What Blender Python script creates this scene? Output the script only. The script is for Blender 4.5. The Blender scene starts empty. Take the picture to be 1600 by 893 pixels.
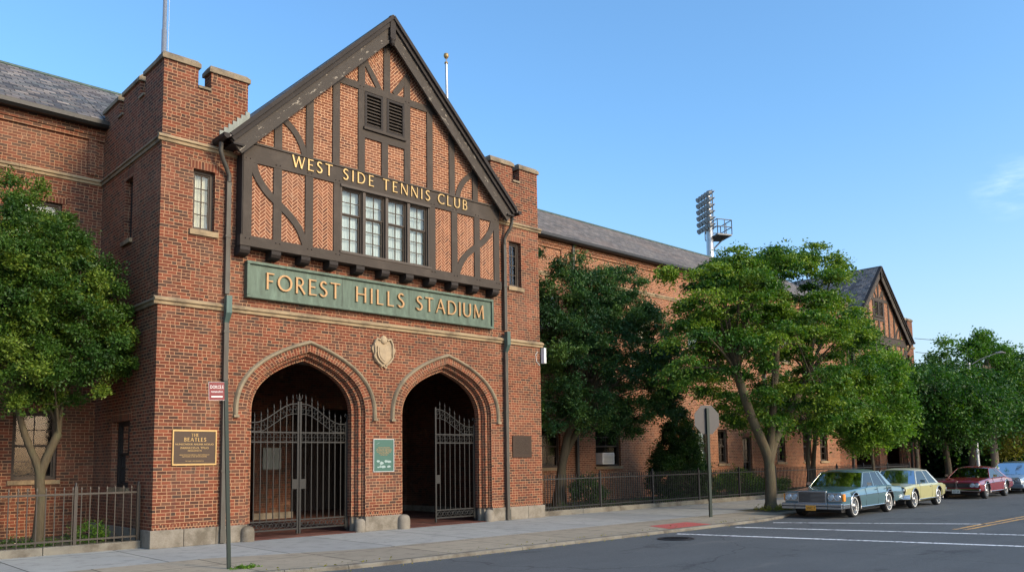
import bpy, bmesh, math, random
import numpy as np
from mathutils import Vector, Matrix, noise
from mathutils.geometry import tessellate_polygon
PI = math.pi
random.seed(7); RNG = np.random.default_rng(11)
SC = bpy.context.scene
COL = SC.collection

# ------------------------------------------------------------------ node helper
class NT:
    def __init__(s, mat):
        s.t = mat.node_tree; s.n = s.t.nodes; s.l = s.t.links
    def new(s, typ, **kw):
        nd = s.n.new(typ)
        for k, v in kw.items(): setattr(nd, k, v)
        return nd
    def put(s, sock, v):
        if v is None: return
        if hasattr(v, 'is_output'): s.l.new(v, sock)
        elif isinstance(v, (tuple, list)):
            v = tuple(v)
            if sock.type == 'RGBA' and len(v) == 3: v = v + (1,)
            sock.default_value = v
        else: sock.default_value = v
    def m(s, op, a, b=None, c=None, clamp=False):
        nd = s.new('ShaderNodeMath', operation=op); nd.use_clamp = clamp
        s.put(nd.inputs[0], a); s.put(nd.inputs[1], b); s.put(nd.inputs[2], c)
        return nd.outputs[0]
    def mix(s, f, a, b, mode='MIX'):
        nd = s.new('ShaderNodeMix', data_type='RGBA', blend_type=mode)
        s.put(nd.inputs['Factor'], f); s.put(nd.inputs[6], a); s.put(nd.inputs[7], b)
        return nd.outputs[2]
    def mixf(s, f, a, b):
        nd = s.new('ShaderNodeMix', data_type='FLOAT')
        s.put(nd.inputs['Factor'], f); s.put(nd.inputs[2], a); s.put(nd.inputs[3], b)
        return nd.outputs[0]
    def ramp(s, f, stops, interp='LINEAR'):
        nd = s.new('ShaderNodeValToRGB'); cr = nd.color_ramp; cr.interpolation = interp
        while len(cr.elements) < len(stops): cr.elements.new(0.5)
        for e, (p, c) in zip(cr.elements, stops):
            e.position = p; e.color = tuple(c) + (1,) if len(c) == 3 else c
        s.put(nd.inputs[0], f); return nd.outputs[0]
    def noise(s, vec, scale, detail=4, rough=.55, out=0):
        nd = s.new('ShaderNodeTexNoise'); s.put(nd.inputs['Vector'], vec)
        nd.inputs['Scale'].default_value = scale; nd.inputs['Detail'].default_value = detail
        nd.inputs['Roughness'].default_value = rough
        return nd.outputs[out]
    def sstep(s, x, a, b, to0=0., to1=1.):
        nd = s.new('ShaderNodeMapRange', interpolation_type='SMOOTHSTEP')
        s.put(nd.inputs[0], x); nd.inputs[1].default_value = a; nd.inputs[2].default_value = b
        nd.inputs[3].default_value = to0; nd.inputs[4].default_value = to1
        return nd.outputs[0]
    def comb(s, x, y, z=0.):
        nd = s.new('ShaderNodeCombineXYZ'); s.put(nd.inputs[0], x); s.put(nd.inputs[1], y); s.put(nd.inputs[2], z)
        return nd.outputs[0]
    def sep(s, v):
        nd = s.new('ShaderNodeSeparateXYZ'); s.put(nd.inputs[0], v); return nd.outputs
    def white(s, v, out=0):
        nd = s.new('ShaderNodeTexWhiteNoise', noise_dimensions='3D'); s.put(nd.inputs[0], v); return nd.outputs[out]
    def uv(s): return s.new('ShaderNodeTexCoord').outputs['UV']
    def obj(s): return s.new('ShaderNodeTexCoord').outputs['Object']
    def pos(s): return s.new('ShaderNodeNewGeometry').outputs['Position']
    def bump(s, h, strength=.5, dist=.01):
        nd = s.new('ShaderNodeBump'); nd.inputs['Strength'].default_value = strength
        nd.inputs['Distance'].default_value = dist; s.put(nd.inputs['Height'], h); return nd.outputs[0]

def newmat(name):
    m = bpy.data.materials.new(name); m.use_nodes = True
    nt = NT(m); b = nt.n['Principled BSDF']
    return m, nt, b
def setp(nt, b, **kw):
    names = dict(col='Base Color', rough='Roughness', metal='Metallic', spec='Specular IOR Level', nrm='Normal', coat='Coat Weight', crough='Coat Roughness', em='Emission Color', es='Emission Strength', alpha='Alpha', trans='Transmission Weight', ior='IOR')
    for k, v in kw.items(): nt.put(b.inputs[names[k]], v)

def plain(name, col, rough=.6, metal=0., spec=.5, var=.12, scale=6., bumpd=0., coat=0.):
    m, nt, b = newmat(name)
    p = nt.pos(); n = nt.noise(p, scale, 5)
    c = nt.mix(n, tuple(x*(1-var) for x in col), tuple(min(1, x*(1+var)) for x in col))
    setp(nt, b, col=c, rough=nt.mixf(nt.noise(p, scale*2.3, 3), max(.03, rough-.08), min(1, rough+.08)), metal=metal, spec=spec, coat=coat, crough=.05)
    if bumpd: setp(nt, b, nrm=nt.bump(nt.noise(p, scale*8, 6), .6, bumpd))
    return m

def brickmat(name, pal, mortar, h=.0704, L=.195, j=.0115, split=.3, grime=.35, herring=False, jitter=.5, gl=.5):
    m, nt, b = newmat(name)
    uvs = nt.sep(nt.uv()); u, v = uvs[0], uvs[1]
    wob = nt.noise(nt.uv(), 9., 2)
    v = nt.m('ADD', v, nt.m('MULTIPLY', nt.m('SUBTRACT', wob, .5), .006))
    if herring:
        W = .062; c45 = math.sqrt(.5)/W; n = 3
        gx = nt.m('MULTIPLY', nt.m('ADD', u, v), c45); gy = nt.m('MULTIPLY', nt.m('SUBTRACT', v, u), c45)
        i = nt.m('FLOOR', gx); jj = nt.m('FLOOR', gy)
        fx = nt.m('SUBTRACT', gx, i); fy = nt.m('SUBTRACT', gy, jj)
        t = nt.m('FLOORED_MODULO', nt.m('SUBTRACT', i, jj), 2*n)
        hz = nt.m('LESS_THAN', t, n-.5)
        lh = nt.m('ADD', fx, t)                                    # 0..n along
        lv = nt.m('ADD', fy, nt.m('SUBTRACT', 2*n-1, t))
        along = nt.mixf(hz, lv, lh); across = nt.mixf(hz, fx, fy)
        ids = nt.comb(nt.mixf(hz, i, nt.m('SUBTRACT', i, t)), nt.mixf(hz, nt.m('SUBTRACT', jj, nt.m('SUBTRACT', 2*n-1, t)), jj), hz)
        da = nt.m('MULTIPLY', nt.m('MINIMUM', along, nt.m('SUBTRACT', n, along)), W)
        db = nt.m('MULTIPLY', nt.m('MINIMUM', across, nt.m('SUBTRACT', 1., across)), W)
        d = nt.m('MINIMUM', da, db)
    else:
        r = nt.m('FLOOR', nt.m('DIVIDE', v, h)); fv = nt.m('SUBTRACT', nt.m('DIVIDE', v, h), r)
        off = nt.m('ADD', nt.m('MULTIPLY', nt.m('FLOORED_MODULO', r, 2.), .5), nt.m('MULTIPLY', nt.white(nt.comb(r, 3.3)), jitter*.3))
        uu = nt.m('ADD', nt.m('DIVIDE', u, L), off)
        c = nt.m('FLOOR', uu); fu = nt.m('SUBTRACT', uu, c)
        sp = nt.m('LESS_THAN', nt.white(nt.comb(c, r, 1.)), split)
        f2 = nt.m('MULTIPLY', fu, 2.); hid = nt.m('MULTIPLY', nt.m('FLOOR', f2), sp)
        du = nt.m('MULTIPLY', nt.m('MINIMUM', fu, nt.m('SUBTRACT', 1., fu)), L)
        ff = nt.m('FRACT', f2); du2 = nt.m('MULTIPLY', nt.m('MINIMUM', ff, nt.m('SUBTRACT', 1., ff)), L*.5)
        du = nt.mixf(sp, du, du2)
        dv = nt.m('MULTIPLY', nt.m('MINIMUM', fv, nt.m('SUBTRACT', 1., fv)), h)
        d = nt.m('MINIMUM', du, dv)
        ids = nt.comb(nt.m('ADD', c, nt.m('MULTIPLY', hid, .5)), r, 5.)
    face = nt.sstep(d, j*.5-.0015, j*.5+.002)
    rv = nt.white(ids); col = nt.ramp(rv, pal, 'LINEAR')
    rv2 = nt.white(nt.comb(rv, 7.7, 1.1))
    col = nt.mix(1., col, nt.ramp(rv2, [(0, (.80, .80, .80)), (1, (1.18, 1.18, 1.18))]), 'MULTIPLY')
    p = nt.pos()
    fine = nt.noise(p, 60, 4)
    col = nt.mix(1., col, nt.ramp(fine, [(.2, (.8, .8, .8)), (.8, (1.2, 1.2, 1.2))]), 'MULTIPLY')
    mc = nt.mix(nt.noise(p, 3., 4), tuple(x*.72 for x in mortar), tuple(x*1.15 for x in mortar))
    col = nt.mix(face, mc, col)
    g = nt.noise(p, .8, 6, .65)                                     # weather staining
    col = nt.mix(nt.sstep(g, .48, .74, 0, grime*1.1), col, (.055, .038, .03))
    g2 = nt.noise(p, .45, 4, .6)
    col = nt.mix(nt.sstep(g2, .45, .75, 0, gl*.3), col, (.50, .30, .20))
    sp3 = nt.sep(p); stv = nt.comb(nt.m('MULTIPLY', sp3[0], 3.5), nt.m('MULTIPLY', sp3[1], 3.5), nt.m('MULTIPLY', sp3[2], .30))
    col = nt.mix(nt.sstep(nt.noise(stv, 1.1, 5, .62), .54, .74, 0, grime*.9), col, (.05, .038, .032))   # rain streaks
    col = nt.mix(nt.sstep(nt.noise(p, 1.7, 6, .7), .60, .72, 0, .28), col, (.40, .27, .18))            # lime bloom
    hgt = nt.m('ADD', nt.m('MULTIPLY', face, 1.), nt.m('MULTIPLY', fine, .35))
    setp(nt, b, col=col, rough=.88, spec=.25, nrm=nt.bump(hgt, .7, .006))
    return m

def woodmat(name, col, peel=0., rough=.75):
    m, nt, b = newmat(name)
    uvs = nt.sep(nt.uv())
    gv = nt.comb(nt.m('MULTIPLY', uvs[0], 1.4), nt.m('MULTIPLY', uvs[1], 26.), 0)
    g = nt.noise(gv, 3., 5, .6); p = nt.pos(); n2 = nt.noise(p, 2.2, 5)
    c = nt.mix(g, tuple(x*.62 for x in col), tuple(x*1.55 for x in col))
    c = nt.mix(nt.sstep(n2, .5, .75, 0, .4), c, tuple(x*1.9+.01 for x in col))
    crack = nt.sstep(nt.noise(gv, 7., 3, .5), .30, .36)
    c = nt.mix(crack, tuple(x*.25 for x in col), c)
    h = g
    if peel:
        pn = nt.noise(nt.comb(nt.m('MULTIPLY', uvs[0], 1.6), nt.m('MULTIPLY', uvs[1], 4.2), 0), 2.4, 7, .72)
        pm = nt.sstep(pn, .585, .605, 0, peel)
        c = nt.mix(pm, c, (.30, .255, .20)); h = nt.m('SUBTRACT', g, pm)
    setp(nt, b, col=c, rough=rough, spec=.35, nrm=nt.bump(h, .5, .004))
    return m

BR = [(0, (.135, .035, .018)), (.26, (.185, .052, .026)), (.46, (.145, .041, .021)), (.64, (.100, .035, .021)), (.82, (.076, .035, .023)), (.94, (.055, .032, .024)), (1, (.175, .068, .035))]
BRL = [(0, (.20, .066, .032)), (.4, (.255, .093, .045)), (.7, (.19, .064, .033)), (.9, (.125, .047, .029)), (1, (.245, .095, .05))]
BRI = [(p_, tuple(x*.82 for x in c_)) for p_, c_ in BRL]
MOR = (.42, .24, .135)
M = {}
M['brick'] = brickmat('brick', BR, MOR)
M['brick_wing'] = brickmat('brick_wing', BRL, (.58, .37, .22), grime=.22)
M['brick_shaded'] = brickmat('brick_shaded', [(0, (.07, .024, .013)), (.4, (.10, .032, .018)), (.8, (.045, .02, .014)), (1, (.03, .02, .016))], (.13, .08, .05), grime=.5)  # wall brick darkened for the passage; its shade is put into the colour
M['brick_soldier'] = brickmat('brick_soldier', BR, MOR, h=.2, L=.0704, split=0., jitter=0.)
M['brick_ring'] = brickmat('brick_ring', BR[:5], MOR, h=.0704, L=.195, split=.45, jitter=0., grime=.2)
M['infill'] = brickmat('infill', BRI, (.58, .34, .20), h=.066, L=.185, j=.014, grime=.1, split=.15)
M['herring'] = brickmat('herring', BRI, (.60, .35, .21), j=.013, herring=True, grime=.08)
M['slate'] = brickmat('slate', [(0, (.055, .058, .065)), (.3, (.12, .12, .13)), (.5, (.19, .165, .15)), (.7, (.10, .11, .115)), (.85, (.16, .155, .15)), (1, (.27, .23, .20))], (.018, .018, .02), h=.19, L=.30, j=.022, split=.0, grime=.2, gl=.3)
M['slate_brown'] = brickmat('slate_brown', [(0, (.10, .09, .085)), (.5, (.19, .165, .145)), (1, (.13, .12, .115))], (.035, .032, .032), h=.19, L=.34, j=.018, grime=.25, gl=.4)
M['timber'] = woodmat('timber', (.046, .034, .025))
M['timber_weathered'] = woodmat('timber_weathered', (.046, .036, .028), peel=.8)
M['timber_dark'] = woodmat('timber_dark', (.022, .016, .013))
M['sash'] = woodmat('sash', (.060, .044, .033), rough=.6)
M['black_iron'] = plain('black_iron', (.022, .021, .021), .5, .3, bumpd=.001, scale=14)
M['gate_iron'] = plain('gate_iron', (.020, .019, .018), .5, .4, scale=14)
M['interior'] = plain('interior', (.05, .035, .03), .9)
M['ceiling'] = plain('ceiling', (.22, .22, .21), .9)
M['tile_floor'] = brickmat('tile_floor', [(0, (.10, .036, .024)), (1, (.14, .048, .034))], (.08, .045, .035), h=.2, L=.2, j=.01, split=0, grime=.3)
M['gold'] = plain('gold', (.38, .25, .10), .45, .5, var=.2, scale=20)
M['gold_matte'] = plain('gold_matte', (.38, .215, .09), .55, .25, var=.15, scale=12)
M['bronze'] = plain('bronze', (.045, .028, .019), .45, .5, scale=30, bumpd=.001)
M['curtain'] = plain('curtain', (.50, .55, .55), .9, scale=3)
M['cream_blind'] = plain('cream_blind', (.60, .54, .40), .9, scale=3)
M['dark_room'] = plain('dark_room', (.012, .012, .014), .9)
M['galv'] = plain('galv', (.42, .43, .44), .4, .7, scale=9)
M['white_paint'] = plain('white_paint', (.72, .71, .68), .5, scale=9)
M['green_pole'] = plain('green_pole', (.006, .017, .013), .5, .2, scale=20)
M['sign_back'] = plain('sign_back', (.055, .050, .050), .5, .2, scale=5)
M['sign_red'] = plain('sign_red', (.17, .003, .009), .45, scale=9)
M['chrome'] = plain('chrome', (.72, .72, .73), .12, 1., var=.05)
M['rubber'] = plain('rubber', (.02, .02, .021), .8)
M['wood_pole'] = plain('wood_pole', (.19, .15, .11), .9, scale=3)

def stonemat(name, col, dark, streak=.5, sc=4.):
    m, nt, b = newmat(name); p = nt.pos()
    a = nt.noise(p, sc, 7, .65); f = nt.noise(p, 90, 4); g = nt.noise(p, 1.6, 5, .7)
    c = nt.mix(a, tuple(x*.75 for x in col), tuple(x*1.2 for x in col))
    c = nt.mix(nt.sstep(g, .42, .68, 0, streak), c, dark)
    c = nt.mix(1., c, nt.ramp(f, [(.25, (.82,)*3), (.75, (1.15,)*3)]), 'MULTIPLY')
    setp(nt, b, col=c, rough=.9, spec=.25, nrm=nt.bump(nt.m('ADD', f, a), .5, .006)); return m
M['limestone'] = stonemat('limestone', (.35, .255, .15), (.12, .09, .06), .85)
M['limestone_dirty'] = stonemat('limestone_dirty', (.27, .21, .14), (.09, .07, .05), .8)
M['crest_stone'] = stonemat('crest_stone', (.40, .30, .19), (.17, .13, .085), .5, 12)
M['granite'] = stonemat('granite', (.235, .205, .165), (.11, .09, .065), .85, 7)
M['kerb_stone'] = stonemat('kerb_stone', (.20, .18, .145), (.08, .065, .05), .8)

def coppermat(name, a, bcol, metal=.2):
    m, nt, b = newmat(name); p = nt.pos(); s = nt.sep(p)
    v = nt.comb(nt.m('MULTIPLY', s[0], 4), s[1], nt.m('MULTIPLY', s[2], .8))
    n = nt.noise(v, 2.2, 6, .65)
    c = nt.ramp(n, [(.3, a), (.55, tuple((x+y)/2 for x, y in zip(a, bcol))), (.72, bcol)])
    setp(nt, b, col=c, rough=.6, metal=metal, nrm=nt.bump(nt.noise(p, 40, 3), .3, .002)); return m
M['sign_green'] = coppermat('sign_green', (.050, .072, .050), (.115, .165, .12))
M['copper_pipe'] = coppermat('copper_pipe', (.055, .042, .032), (.085, .085, .07))
M['copper_green'] = coppermat('copper_green', (.045, .075, .065), (.085, .14, .12))
M['lead'] = coppermat('lead', (.15, .165, .15), (.26, .28, .25))

def glassmat(name, tint=(.85, .9, .9), refl=.0):
    m, nt, b = newmat(name)
    fr = nt.new('ShaderNodeFresnel'); fr.inputs['IOR'].default_value = 1.52
    gl = nt.new('ShaderNodeBsdfGlossy'); gl.inputs['Roughness'].default_value = .07
    wav = nt.noise(nt.pos(), 5., 2); bn = nt.bump(wav, .04, .02)
    nt.l.new(bn, gl.inputs['Normal'])
    tr = nt.new('ShaderNodeBsdfTransparent'); tr.inputs['Color'].default_value = tuple(tint) + (1,)
    mx = nt.new('ShaderNodeMixShader'); f = nt.m('ADD', nt.m('MULTIPLY', fr.outputs[0], 1.1), refl, clamp=True)
    nt.l.new(f, mx.inputs[0]); nt.l.new(tr.outputs[0], mx.inputs[1]); nt.l.new(gl.outputs[0], mx.inputs[2])
    nt.l.new(mx.outputs[0], nt.n['Material Output'].inputs['Surface']); return m
M['glass'] = glassmat('glass')
M['glass_mirror'] = glassmat('glass_mirror', refl=.25)
M['car_glass'] = glassmat('car_glass', (.40, .48, .48), .02)
M['lens_glass'] = glassmat('lens_glass', (.9, .9, .9), .05)

def leafmat(name, dark, mid, light, trans=.35):
    m, nt, b = newmat(name)
    at = nt.new('ShaderNodeAttribute'); at.attribute_name = 'tint'
    c = nt.ramp(at.outputs['Fac'], [(0, dark), (.55, mid), (1, light)])
    setp(nt, b, col=c, rough=.55, spec=.35)
    tl = nt.new('ShaderNodeBsdfTranslucent'); nt.l.new(nt.mix(1., c, (1.5, 1.7, .6), 'MULTIPLY'), tl.inputs['Color'])
    mx = nt.new('ShaderNodeMixShader'); mx.inputs[0].default_value = trans
    nt.l.new(b.outputs[0], mx.inputs[1]); nt.l.new(tl.outputs[0], mx.inputs[2])
    nt.l.new(mx.outputs[0], nt.n['Material Output'].inputs['Surface']); return m
M['leaf_left'] = leafmat('leaf_left', (.012, .038, .006), (.042, .100, .010), (.15, .205, .020), .24)
M['leaf_holly'] = leafmat('leaf_holly', (.009, .034, .010), (.026, .078, .018), (.10, .17, .028), .2)
M['leaf_zelkova'] = leafmat('leaf_zelkova', (.012, .046, .005), (.046, .125, .010), (.18, .25, .016), .26)
M['leaf_light'] = leafmat('leaf_light', (.035, .10, .010), (.075, .17, .015), (.20, .30, .03), .32)
M['leaf_dark'] = leafmat('leaf_dark', (.008, .028, .008), (.020, .062, .012), (.065, .125, .018), .28)
M['leaf_yellow'] = leafmat('leaf_yellow', (.10, .11, .02), (.20, .19, .03), (.34, .27, .05), .4)
def barkmat(name, col):
    m, nt, b = newmat(name); p = nt.obj(); s = nt.sep(p)
    v = nt.comb(nt.m('MULTIPLY', s[0], 5), nt.m('MULTIPLY', s[1], 5), s[2])
    n = nt.noise(v, 5, 6, .7); n2 = nt.noise(p, 2.5, 3)
    c = nt.mix(n, tuple(x*.5 for x in col), tuple(x*1.5 for x in col)); c = nt.mix(nt.sstep(n2, .5, .7, 0, .4), c, (.10, .11, .06))
    setp(nt, b, col=c, rough=.95, spec=.15, nrm=nt.bump(n, .9, .02)); return m
M['bark'] = barkmat('bark', (.095, .075, .048)); M['bark_dark'] = barkmat('bark_dark', (.075, .06, .045))

# ------------------------------------------------------------------ mesh builder
SPLIT = {k: .012 for k in 'side_wall plinth coping side_string_course string_course soldier_course foot_course passage_skirting tower_roof jetty_side step_flashing eave_gutter sill peg mullion louvre_sill passage_wall seam vent_slat window'.split()}
SPLIT.pop('window'); SPLIT['vent_slat'] = .05; SPLIT['peg'] = .008; SPLIT['scrollwork'] = .03; SPLIT['pipe_strap'] = .02; SPLIT['door_seam'] = .02; SPLIT['pillar'] = .015; SPLIT['lamp_panel'] = .02
class MB:
    def __init__(s): s.V = []; s.F = []; s.UV = []; s.MI = []; s.SM = []
    def face(s, pts, mi=0, uv=None, smooth=False):
        i = len(s.V); s.V += [tuple(p) for p in pts]; s.F.append(tuple(range(i, i+len(pts))))
        s.UV.append(uv); s.MI.append(mi); s.SM.append(smooth)
    def faces(s, V, F, mi=0, uvs=None, smooth=False):
        i = len(s.V); s.V += [tuple(p) for p in V]
        for k, f in enumerate(F):
            s.F.append(tuple(i+a for a in f)); s.UV.append(uvs[k] if uvs else None); s.MI.append(mi); s.SM.append(smooth)
    def box(s, x0, x1, y0, y1, z0, z1, mi=0, skip=''):
        V = [(x, y, z) for x in (x0, x1) for y in (y0, y1) for z in (z0, z1)]
        Fd = {'l': (0, 1, 3, 2), 'r': (4, 6, 7, 5), 'f': (0, 4, 5, 1), 'k': (2, 3, 7, 6), 'b': (0, 2, 6, 4), 't': (1, 5, 7, 3)}
        s.faces(V, [Fd[k] for k in Fd if k not in skip], mi)
    def prism(s, poly, y0, y1, mi=0, holes=(), edges=True, back=True, fn=None, skip_edge=None):
        """poly in (u,z); extruded in depth y0..y1. fn(u,d,z)->xyz"""
        fn = fn or (lambda u, d, z: (u, d, z))
        loops = [list(poly)] + [list(h) for h in holes]
        pts = [p for l in loops for p in l]
        tri = tessellate_polygon([[Vector((p[0], p[1], 0)) for p in l] for l in loops])
        for yy in ((y0, y1) if back else (y0,)):
            s.faces([fn(p[0], yy, p[1]) for p in pts], [tuple(t) for t in tri], mi)
        if edges:
            for l in loops:
                for k in range(len(l)):
                    a, b = l[k], l[(k+1) % len(l)]
                    if skip_edge and skip_edge(a, b): continue
                    s.face([fn(a[0], y0, a[1]), fn(b[0], y0, b[1]), fn(b[0], y1, b[1]), fn(a[0], y1, a[1])], mi)
    def beam(s, a, b, w, y0, y1, mi=0, w2=None):
        """straight timber in the XZ plane from a to b, grain along its length"""
        ax, az = a; bx, bz = b; L = math.hypot(bx-ax, bz-az); dx, dz = (bx-ax)/L, (bz-az)/L; nx, nz = -dz, dx
        w2 = w2 or w; o = random.random()*40
        c = [(ax-nx*w/2, az-nz*w/2), (bx-nx*w2/2, bz-nz*w2/2), (bx+nx*w2/2, bz+nz*w2/2), (ax+nx*w/2, az+nz*w/2)]
        uvc = [(o, o), (o+L, o), (o+L, o+w), (o, o+w)]
        s.face([(p[0], y0, p[1]) for p in c], mi, uvc); s.face([(p[0], y1, p[1]) for p in reversed(c)], mi, uvc[::-1])
        for k in range(4):
            p, q = c[k], c[(k+1) % 4]; l = math.hypot(q[0]-p[0], q[1]-p[1]); d = y1-y0
            u = [(o, o), (o+l, o), (o+l, o+d), (o, o+d)] if k % 2 == 0 else [(o, o), (o, o+l), (o+d, o+l), (o+d, o)]
            s.face([(p[0], y0, p[1]), (q[0], y0, q[1]), (q[0], y1, q[1]), (p[0], y1, p[1])], mi, u)
    def curved(s, pts, w, y0, y1, mi=0, n=14):
        P = bez(pts, n) if len(pts) in (3, 4) else catmull(pts, 5)
        L = 0; o = random.random()*40; rows = []
        for k, p in enumerate(P):
            a = P[max(0, k-1)]; b = P[min(len(P)-1, k+1)]; l = math.hypot(b[0]-a[0], b[1]-a[1]); nx, nz = -(b[1]-a[1])/l, (b[0]-a[0])/l
            if k: L += math.hypot(p[0]-P[k-1][0], p[1]-P[k-1][1])
            rows.append(((p[0]-nx*w/2, p[1]-nz*w/2), (p[0]+nx*w/2, p[1]+nz*w/2), L))
        for r, q in zip(rows, rows[1:]):
            s.face([(r[0][0], y0, r[0][1]), (q[0][0], y0, q[0][1]), (q[1][0], y0, q[1][1]), (r[1][0], y0, r[1][1])], mi, [(o+r[2], o), (o+q[2], o), (o+q[2], o+w), (o+r[2], o+w)])
            for e in (0, 1):
                s.face([(r[e][0], y0, r[e][1]), (q[e][0], y0, q[e][1]), (q[e][0], y1, q[e][1]), (r[e][0], y1, r[e][1])], mi, [(o+r[2], o), (o+q[2], o), (o+q[2], o+.1), (o+r[2], o+.1)])
    def tube(s, path, rad, seg=8, mi=0, caps=True, smooth=True):
        path = [Vector(p) for p in path]; n = len(path)
        if not hasattr(rad, '__len__'): rad = [rad]*n
        V = []; up = None
        for k, p in enumerate(path):
            t = (path[min(n-1, k+1)]-path[max(0, k-1)])
            if t.length < 1e-9: t = Vector((0, 0, 1))
            t.normalize()
            if up is None: up = t.orthogonal().normalized()
            up = (up - t*up.dot(t)); up = up.normalized() if up.length > 1e-6 else t.orthogonal().normalized()
            w = t.cross(up)
            for a in range(seg):
                an = 2*PI*a/seg; V.append(p + (up*math.cos(an)+w*math.sin(an))*rad[k])
        F = [(k*seg+a, k*seg+(a+1) % seg, (k+1)*seg+(a+1) % seg, (k+1)*seg+a) for k in range(n-1) for a in range(seg)]
        s.faces(V, F, mi, smooth=smooth)
        if caps:
            s.face(V[:seg][::-1], mi); s.face(V[-seg:], mi)
    def lathe(s, c, prof, seg=16, mi=0, axis='z', smooth=True, a0=0, a1=2*PI):
        V = []; full = abs(a1-a0-2*PI) < 1e-6; m = seg if full else seg+1
        for r, h in prof:
            for a in range(m):
                an = a0+(a1-a0)*a/seg; x, y = r*math.cos(an), r*math.sin(an)
                V.append({'z': (c[0]+x, c[1]+y, c[2]+h), 'y': (c[0]+x, c[1]+h, c[2]+y), 'x': (c[0]+h, c[1]+x, c[2]+y)}[axis])
        F = []
        for k in range(len(prof)-1):
            for a in range(seg):
                b = (a+1) % m; F.append((k*m+a, k*m+b, (k+1)*m+b, (k+1)*m+a))
        s.faces(V, F, mi, smooth=smooth)
    def build(s, name, mats, parent=None, loc=None, bevel=0.):
        if name in SPLIT:
            cl = s.clusters(SPLIT[name])
            if len(cl) > 1: return [m_.build1(name, mats, parent, loc, bevel) for m_ in cl][0]
        return s.build1(name, mats, parent, loc, bevel)
    def clusters(s, gap):
        vid = list(range(len(s.V)))
        def find(a, P):
            while P[a] != a: P[a] = P[P[a]]; a = P[a]
            return a
        for f in s.F:
            for a in f[1:]:
                ra, rb = find(f[0], vid), find(a, vid)
                if ra != rb: vid[rb] = ra
        isl = {}
        for k, f in enumerate(s.F): isl.setdefault(find(f[0], vid), []).append(k)
        L = list(isl.values()); B = []
        for fs in L:
            vs = np.array([s.V[a] for k in fs for a in s.F[k]]); B.append((vs.min(0)-gap, vs.max(0)+gap))
        P = list(range(len(L)))
        for i in range(len(L)):
            for j in range(i):
                if (B[i][0] <= B[j][1]).all() and (B[j][0] <= B[i][1]).all():
                    ra, rb = find(i, P), find(j, P)
                    if ra != rb: P[ra] = rb
        out = {}
        for i in range(len(L)):
            m_ = out.setdefault(find(i, P), MB()); mp = {}
            for k in L[i]:
                ff = []
                for a in s.F[k]:
                    if a not in mp: mp[a] = len(m_.V); m_.V.append(s.V[a])
                    ff.append(mp[a])
                m_.F.append(tuple(ff)); m_.UV.append(s.UV[k]); m_.MI.append(s.MI[k]); m_.SM.append(s.SM[k])
        return list(out.values())
    def build1(s, name, mats, parent=None, loc=None, bevel=0.):
        if not isinstance(mats, (list, tuple)): mats = [mats]
        me = bpy.data.meshes.new(name); me.from_pydata(s.V, [], s.F)
        for m in mats: me.materials.append(M[m] if isinstance(m, str) else m)
        me.polygons.foreach_set('material_index', s.MI); me.polygons.foreach_set('use_smooth', s.SM)
        uvl = me.uv_layers.new(name='UVMap'); data = np.zeros((len(me.loops), 2), dtype=np.float32)
        for p, uv in zip(me.polygons, s.UV):
            ls = p.loop_start
            if uv is not None:
                for k, c in enumerate(uv): data[ls+k] = c
            else:
                n = p.normal
                if abs(n.z) > .97: ua, va = Vector((1, 0, 0)), Vector((0, 1, 0))
                else:
                    ua = Vector((0, 0, 1)).cross(n).normalized()
                    if ua.x+ua.y*.9 < 0: ua = -ua
                    va = n.cross(ua)
                    if va.z < 0: va = -va
                for k, vi in enumerate(p.vertices):
                    co = Vector(s.V[vi]); data[ls+k] = (co.dot(ua), co.dot(va))
        uvl.data.foreach_set('uv', data.ravel())
        me.update()
        o = bpy.data.objects.new(name, me); COL.objects.link(o)
        if loc: o.location = loc
        if parent: o.parent = parent
        if bevel:
            bm = bmesh.new(); bm.from_mesh(me); bmesh.ops.remove_doubles(bm, verts=bm.verts, dist=1e-5)
            bmesh.ops.bevel(bm, geom=[e for e in bm.edges if len(e.link_faces) == 2 and e.calc_face_angle(0) > .5], offset=bevel, segments=2, affect='EDGES', profile=.6)
            bm.to_mesh(me); bm.free()
        return o
def bez(c, n):
    out = []
    for k in range(n+1):
        t = k/n
        if len(c) == 3: w = ((1-t)**2, 2*t*(1-t), t*t)
        else: w = ((1-t)**3, 3*t*(1-t)**2, 3*t*t*(1-t), t**3)
        out.append(tuple(sum(wi*p[d] for wi, p in zip(w, c)) for d in range(len(c[0]))))
    return out
def catmull(P, n):
    out = []
    for i in range(len(P)-1):
        p0 = P[max(0, i-1)]; p1 = P[i]; p2 = P[i+1]; p3 = P[min(len(P)-1, i+2)]
        for k in range(n):
            t = k/n
            out.append(tuple(.5*((2*b)+(-a+c)*t+(2*a-5*b+4*c-d)*t*t+(-a+3*b-3*c+d)*t**3) for a, b, c, d in zip(p0, p1, p2, p3)))
    out.append(tuple(P[-1])); return out

def tag(o, label=None, cat=None, group=None, kind=None):
    if label: o['label'] = label
    if cat: o['category'] = cat
    if group: o['group'] = group
    if kind: o['kind'] = kind
    return o
def empty(name, loc=(0, 0, 0), rz=0.):
    o = bpy.data.objects.new(name, None); COL.objects.link(o); o.location = loc; o.rotation_euler.z = rz; return o
def kids(o): return [c for c in bpy.data.objects if c.parent == o]
def copy_tree(o, parent=None):
    c = o.copy(); COL.objects.link(c); c.parent = parent
    for ch in kids(o): copy_tree(ch, c)
    return c
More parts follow.
